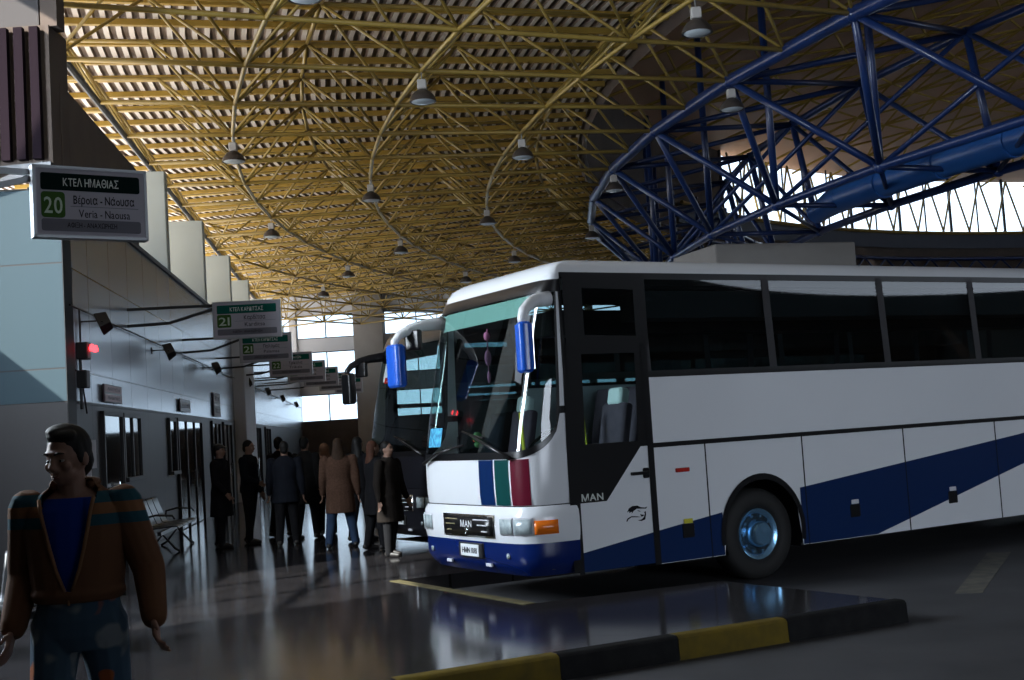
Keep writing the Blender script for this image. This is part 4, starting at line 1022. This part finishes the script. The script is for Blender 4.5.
def rotv(v, ax, deg): return Matrix.Rotation(R(deg), 3, ax) @ v
# a figure faces local -y; its own left is +x
def person(loc, rz, label, H=1.72, legs=((4, 3, 3), (-6, 6, 3)), arms=((-4, 8, 12), (6, 8, 16)), head=(0, 0), vox=.012, top=None, bottom=None, hair=None, hair_long=0, coat=.0, hood=False, cap=False, skin=M_skin, shoe=M_shoe, fat=1.0, man=False, hs=1.0, nkd=0.0):
    """legs: (thigh forward, knee bend, abduction) for right (-x), left (+x); arms: (swing forward, abduction, elbow bend)"""
    root = empty('person', loc, label, 'person', rz)
    f = fat; hip = V((0, 0, .515 * H))
    LJ = []
    for sgn, (th, kn, ab) in ((-1, legs[0]), (1, legs[1])):
        h = hip + V((sgn * .052 * H, 0, 0)); d = rotv(rotv(V((0, 0, -1)), 'X', -th), 'Y', -sgn * ab); k = h + d * .245 * H
        d2 = rotv(rotv(V((0, 0, -1)), 'X', -th + kn), 'Y', -sgn * ab); a = k + d2 * .235 * H; LJ.append([h, k, a, rotv(V((0, -1, 0)), 'X', max(-35, min(25, -th + kn)) * .5)])
    # set the lower foot on the floor
    lo = min(j[2].z for j in LJ) - .035 * H; dz_ = -lo
    for j in LJ:
        for i in range(3): j[i] = j[i] + V((0, 0, dz_))
    hip = hip + V((0, 0, dz_)); oz = hip.z - .515 * H
    AJ = []
    for sgn, (sw, ab, el) in ((-1, arms[0]), (1, arms[1])):
        s = V((sgn * .112 * H * f, .004 * H, .80 * H + oz)); d = rotv(rotv(V((0, 0, -1)), 'X', -sw), 'Y', -sgn * ab); e = s + d * .172 * H
        d2 = rotv(rotv(V((0, 0, -1)), 'X', -sw - el), 'Y', -sgn * ab * .6); w_ = e + d2 * .150 * H; AJ.append([s, e, w_, d2, sgn])
    TR = [(.455, .075, .058), (.49, .098, .072), (.53, .1, .073), (.58, .088, .064), (.63, .084, .06), (.69, .094, .067), (.75, .104, .068), (.79, .1, .058), (.82, .07, .045), (.845, .036, .036)]
    def torso(q, z0, z1, grow, ex=0):
        loft(q, [(0, 0, z * H + oz, rx * H * f + grow, ry * H * f + grow) for z, rx, ry in TR if z0 <= z <= z1])
    yaw, pitch = head; nk = V((0, -nkd * .8 * H, (.845 - nkd) * H + oz)); HM = Matrix.Translation(nk) @ Matrix.Rotation(R(yaw), 4, 'Z') @ Matrix.Rotation(R(pitch), 4, 'X') @ Matrix.Scale(hs, 4)
    def hb(q, c, rx, ry, rz_, n=16): q.ball(HM @ V(c), rx * H, ry * H, rz_ * H, M=HM.to_3x3().to_4x4(), n=n)   # rotation and head scale come with HM
    h_ = lambda x, y, z: (x * H, y * H, z * H)
    b = MB(); torso(b, 0, 1, 0); limb(b, nk - V((0, 0, .03 * H)), HM @ V(h_(0, 0, .05)), .034 * H, .034 * H)
    hb(b, h_(0, .002, .088), .0415, .052, .0555, 20); hb(b, h_(0, -.018, .052), .031, .034, .032); hb(b, h_(0, -.036, .036), .014, .012, .010)
    b.tube(HM @ V(h_(0, -.047, .092)), HM @ V(h_(0, -.062, .066)), .006 * H, .0095 * H, n=8); hb(b, h_(0, -.054, .064), .011, .008, .006)
    hb(b, h_(0, -.045, .1), .03, .009, .006); hb(b, h_(0, -.0475, .0475), .014, .007, .004)
    for s in (-1, 1): hb(b, h_(s * .042, .004, .075), .005, .012, .0185); hb(b, h_(s * .022, -.038, .068), .012, .01, .012)
    for j in LJ:
        limb(b, j[0], j[1], .058 * H, .036 * H); limb(b, j[1], j[2], .036 * H, .022 * H); ft = j[3]
        limb(b, j[2] + V((0, .02 * H, -.012 * H)), j[2] + ft * .10 * H + V((0, 0, -.022 * H)), .02 * H, .017 * H)
    for s, e, w_, d2, sgn in AJ:
        limb(b, s, e, .03 * H, .024 * H); limb(b, e, w_, .024 * H, .0155 * H)
        # hand: palm, four bent fingers, thumb
        side_ = V((0, -1, 0)); side_ = (side_ - d2 * side_.dot(d2)).normalized(); nrm = d2.cross(side_) * sgn
        pc = w_ + d2 * .028 * H
        for k, o_ in enumerate((-.014, -.005, .005, .014)):
            kn0 = w_ + d2 * .052 * H + side_ * o_ * 1.15 * H; limb(b, w_ + side_ * o_ * .8 * H, kn0, .0085 * H, .0068 * H, 8)
            ln_ = (.021, .025, .024, .019)[k] * H; inw = -nrm
            p1 = kn0 + (d2 * .93 + inw * .35).normalized() * ln_; p2 = p1 + (d2 * .65 + inw * .75).normalized() * ln_ * .9
            limb(b, kn0, p1, .0056 * H, .005 * H, 8); limb(b, p1, p2, .005 * H, .004 * H, 8)
        t0 = w_ + d2 * .018 * H + side_ * .014 * H; t1 = t0 + (d2 * .7 + side_ * .75 - nrm * .25).normalized() * .024 * H; t2 = t1 + (d2 * .95 + side_ * .2 - nrm * .3).normalized() * .017 * H
        limb(b, t0, t1, .0078 * H, .0062 * H, 8); limb(b, t1, t2, .006 * H, .0045 * H, 8)
    body = remesh(b, 'body', skin, root, vox, 4 if not man else 3)
    # eyes, brows and mouth
    for s in (-1, 1):
        q = MB(); hb(q, h_(s * .0165, -.0432, .083), .0072, .0055, .0034, 10); ey = q.build('eye', M_eyew, body, smooth=True)
        q = MB(); hb(q, h_(s * .0165, -.0476, .083), .0033, .0016, .0031, 8); q.build('iris', M_iris, ey, smooth=True)
        q = MB(); q.path([HM @ V(h_(s * .008, -.0535, .0985)), HM @ V(h_(s * .018, -.0525, .1015)), HM @ V(h_(s * .028, -.045, .0985))], [.0022 * H, .0028 * H, .0015 * H]); q.build('eyebrow', hair or M_hair, body, smooth=True)
    q = MB(); hb(q, h_(0, -.0535, .0492), .0115, .0035, .0022, 10); hb(q, h_(0, -.0525, .0452), .0105, .0035, .0026, 10); q.build('lips', bpy.data.materials.get('lips') or mat('lips', (.17, .075, .06), .6, 0, .2), body, smooth=True)
    # hair
    q = MB(); hb(q, h_(0, .012, .1), .0465, .0525, .0535, 20); hb(q, h_(0, .03, .07), .04, .032, .045, 14)
    if man:
        hb(q, h_(.004, -.014, .133), .036, .027, .017, 16); hb(q, h_(-.006, 0, .143), .034, .036, .015, 14)
        for sx_ in (-1, 1): hb(q, h_(sx_ * .039, -.004, .092), .007, .014, .028, 10)
    if hair_long: loft(q, [(HM @ V(h_(0, .022, .09))).to_tuple()[:2] + ((.935 * H + oz), .046 * H, .045 * H), (0, .03 * H, .86 * H + oz, .058 * H, .036 * H), (0, .045 * H, (.83 - hair_long * .5) * H + oz, .064 * H, .034 * H), (0, .055 * H, (.82 - hair_long) * H + oz, .05 * H, .02 * H)][::-1])
    if not hood: remesh(q, 'hair', hair or M_hair, root, vox * .9, 3)
    if hood:
        q = MB(); hb(q, h_(0, .012, .085), .056, .062, .07, 18); loft(q, [(0, .012 * H, .81 * H + oz, .085 * H, .06 * H), (0, .014 * H, .86 * H + oz, .058 * H, .055 * H), (0, .01 * H, .92 * H + oz, .05 * H, .055 * H)])
        remesh(q, 'hood', top, root, vox, 4)
    if cap:
        q = MB(); hb(q, h_(0, .004, .122), .0475, .0555, .034, 18); loft(q, [(HM @ V(h_(0, .0, .0))).to_tuple()[:2] + ((.845 + .118) * H + oz, .047 * H, .054 * H), (HM @ V(h_(0, .0, .0))).to_tuple()[:2] + ((.845 + .125) * H + oz, .047 * H, .054 * H)]); hb(q, h_(0, -.055, .116), .034, .034, .005, 14); remesh(q, 'cap', bpy.data.materials['shoes'], root, vox * .8, 2)
    # shoes
    for j in LJ:
        q = MB(); ft = j[3]; limb(q, j[2] + V((0, .022 * H, -.008 * H)), j[2] + ft * .098 * H + V((0, 0, -.018 * H)), .026 * H, .021 * H); limb(q, j[2], j[2] + V((0, .01 * H, -.01 * H)), .027 * H, .026 * H); remesh(q, 'shoe', shoe, root, vox, 2)
    # trousers
    q = MB(); torso(q, .44, .585, .012)
    for j in LJ: limb(q, j[0], j[1], .062 * H * f, .043 * H * f); limb(q, j[1], j[2] + V((0, 0, .0)), .043 * H * f, .032 * H * f)
    remesh(q, 'trousers', bottom, root, vox, 4)
    # jacket or coat
    q = MB()
    if man:
        torso(q, .5, .83, .006); remesh(q, 'shirt', M_blouse, root, vox, 3)
        q = MB(); loft(q, [(0, 0, z * H + oz, rx * H + .026, ry * H + .026) for z, rx, ry in ((.575, .086, .064), (.59, .096, .07), (.605, .09, .066), (.63, .094, .066), (.69, .098, .067), (.75, .106, .068), (.79, .102, .058), (.822, .072, .046), (.845, .042, .044), (.862, .036, .046))])
    else:
        z0 = .46 - coat
        rings = [(0, 0, z0 * H + oz, .108 * H * f + .03, .085 * H * f + .03)] if coat else []
        if coat: rings.append((0, 0, (z0 + coat * .5) * H + oz, .106 * H * f + .028, .082 * H * f + .026))
        rings += [(0, 0, z * H + oz, rx * H * f + .026, ry * H * f + .026) for z, rx, ry in TR if z > .48 - coat * 0 and z < .84]
        rings.append((0, .006, .858 * H + oz, .038 * H, .042 * H))
        loft(q, rings)
    for s, e, w_, d2, sgn in AJ: limb(q, s, e, .042 * H * f, .036 * H * f); limb(q, e, w_ - d2 * .02, .036 * H * f, .027 * H)
    if man:
        def cut(c):
            z = c.z - oz; t = (z - .60 * H) / (.25 * H)
            return c.y < -.045 and t > 0 and abs(c.x + .012 - .0 * t) < .016 + .112 * t ** .75 and z < .875 * H
        jk = remesh(q, 'jacket', top, root, vox, 3, cut=cut, thick=-.008)
        # collar roll, zip and cuffs
        q = MB(); q.path([(-.012 - .016 - .112 * ((t - .6) / .25) ** .75, -(.064 * H + .03) + max(0, t - .8) * 1.1, t * H + oz) for t in (.6, .65, .7, .75, .79, .82)], .009); q.path([(-.012 + .016 + .112 * ((t - .6) / .25) ** .75, -(.064 * H + .03) + max(0, t - .8) * 1.1, t * H + oz) for t in (.6, .65, .7, .75, .79, .82)], .009); q.path([(-.012, -(.066 * H + .029), z * H + oz) for z in (.6, .585, .568)], .006); q.build('zip_edge', cloth('jacket edge', (.26, .14, .075)), jk, smooth=True)
        q = MB(); q.path([(.052 * H * math.cos(R(a)), .006 * H - .05 * H * math.sin(R(a)) * -1, .853 * H + oz + .006 * H * math.sin(R(a))) for a in range(-40, 221, 20)], .018); q.build('collar', cloth('jacket collar', (.15, .07, .035)), jk, smooth=True)
        for s, e, w_, d2, sgn in AJ:
            for k_, (m_, tt, r_) in enumerate(((M_cover, .004, .0175), (M_black, -.014, .0185))):
                u = d2.orthogonal().normalized(); v_ = d2.cross(u); c = w_ + d2 * tt * H
                q = MB(); q.path([c + (u * math.cos(R(a)) + v_ * math.sin(R(a))) * r_ * H for a in range(0, 361, 20)], .0055); q.build('bracelet', m_, root, smooth=True)
    else:
        remesh(q, 'coat' if coat else 'jacket', top, root, vox, 4)
    return root
D1 = cloth('black cloth', (.006, .006, .008)); D2 = cloth('navy cloth', (.006, .008, .014)); D3 = cloth('charcoal cloth', (.01, .0095, .01)); D4 = cloth('dark brown cloth', (.014, .01, .008))
JN = cloth('jeans', (.03, .055, .11)); FUR = noisy(mat('brown fur', (.09, .05, .035), .95, 0, .1), (.05, .027, .018), 40, .6, .6); PALE = cloth('pale orange cloth', (.28, .15, .1)); BLK = cloth('black trousers', (.008, .008, .01))
FACE = R(0)
person((-2.03, 5.65, 0), R(8), 'man in a banded brown jacket, blue shirt and printed jeans walking toward the camera', 1.86, legs=((16, 6, 3), (-16, 22, 3)), arms=((-14, 8, 50), (2, 19, 36)), head=(-26, 12), hs=1.08, nkd=.012, vox=.0065, top=M_jacket, bottom=M_print, hair=M_hair, man=True)
person((-5.1, 21.1, 0), R(80), 'person in a dark knee length coat and cap facing the queue, beside the double door', 1.76, top=D1, bottom=BLK, coat=.16, cap=True, arms=((4, 6, 40), (-4, 6, 20)), fat=1.08)
person((-4.72, 21.6, 0), R(75), 'person in a dark jacket standing right of the capped person', 1.8, top=D2, bottom=BLK, arms=((10, 6, 60), (0, 6, 20)), head=(0, 8))
person((-4.40, 22.8, 0), R(150), 'tall person in a black jacket half hidden in the middle of the queue', 1.83, top=D1, bottom=BLK, fat=1.05)
person((-3.92, 20.7, 0), R(190), 'person in a dark navy jacket seen from behind in the middle of the queue', 1.74, top=D2, bottom=BLK, fat=1.12, coat=.05)
person((-3.78, 21.9, 0), R(165), 'person in a long charcoal coat left of the pale orange jacket', 1.8, top=D3, bottom=BLK, coat=.12)
person((-3.55, 22.6, 0), R(200), 'hooded person in a pale orange jacket partly hidden behind the fur coat', 1.66, top=PALE, bottom=BLK, hood=True)
person((-2.86, 19.6, 0), R(186), 'long haired person in a brown fur coat and jeans seen from behind', 1.74, top=FUR, bottom=JN, coat=.14, hair=M_hairb, hair_long=.1, legs=((4, 2, 8), (-4, 4, 8)), fat=1.12)
person((-2.68, 20.7, 0), R(150), 'person with dark hair and black jacket right behind the fur coat', 1.74, top=D1, bottom=BLK, hair_long=.06)
person((-2.22, 18.9, 0), R(120), 'person with reddish hair in a black coat beside the dark coach nose', 1.66, top=D1, bottom=BLK, coat=.14, hair=M_hairr, hair_long=.07, fat=1.08)
person((-1.88, 17.7, 0), R(60), 'person in a dark coat facing left, nearest the white coach', 1.64, top=D4, bottom=BLK, coat=.16, hair=M_hair, fat=1.1)
# ------------------------------------------------------------------ light
wd = bpy.data.worlds.new('world'); scn.world = wd; wd.use_nodes = True
N, L = wd.node_tree.nodes, wd.node_tree.links
bg = N['Background']; bg.inputs['Color'].default_value = (.72, .84, 1, 1); bg.inputs['Strength'].default_value = 3.0
sd = bpy.data.lights.new('sun', 'SUN'); so = bpy.data.objects.new('sun', sd); COL.objects.link(so)
sd.energy = 20; sd.angle = R(.6); sd.color = (1, .91, .8)
so.rotation_euler = V((.72, .5, -.62)).to_track_quat('-Z', 'Y').to_euler()
def area(name, loc, direction, sx, sy, energy, col):
    a = bpy.data.lights.new(name, 'AREA'); a.shape = 'RECTANGLE'; a.size = sx; a.size_y = sy; a.energy = energy; a.color = col
    o = bpy.data.objects.new(name, a); COL.objects.link(o); o.location = loc; o.rotation_euler = V(direction).to_track_quat('-Z', 'Z').to_euler(); return o
area('window_daylight', (-8.9, 10.6, 5.7), (1, 0, 0), 5, 2.5, 1700, (.8, .9, 1))
area('gateway_daylight', (13.5, -11.8, 3.0), (0, 1, 0), 12.5, 6, 1600, (.78, .87, 1))
scn.view_settings.view_transform = 'Standard'; scn.view_settings.look = 'None'; scn.view_settings.gamma = 1; scn.view_settings.use_curve_mapping = False
scn.view_settings.exposure = 0
scn.cycles.use_denoising = True
scn.cycles.max_bounces = 8; scn.cycles.diffuse_bounces = 4; scn.cycles.glossy_bounces = 4; scn.cycles.transparent_max_bounces = 12
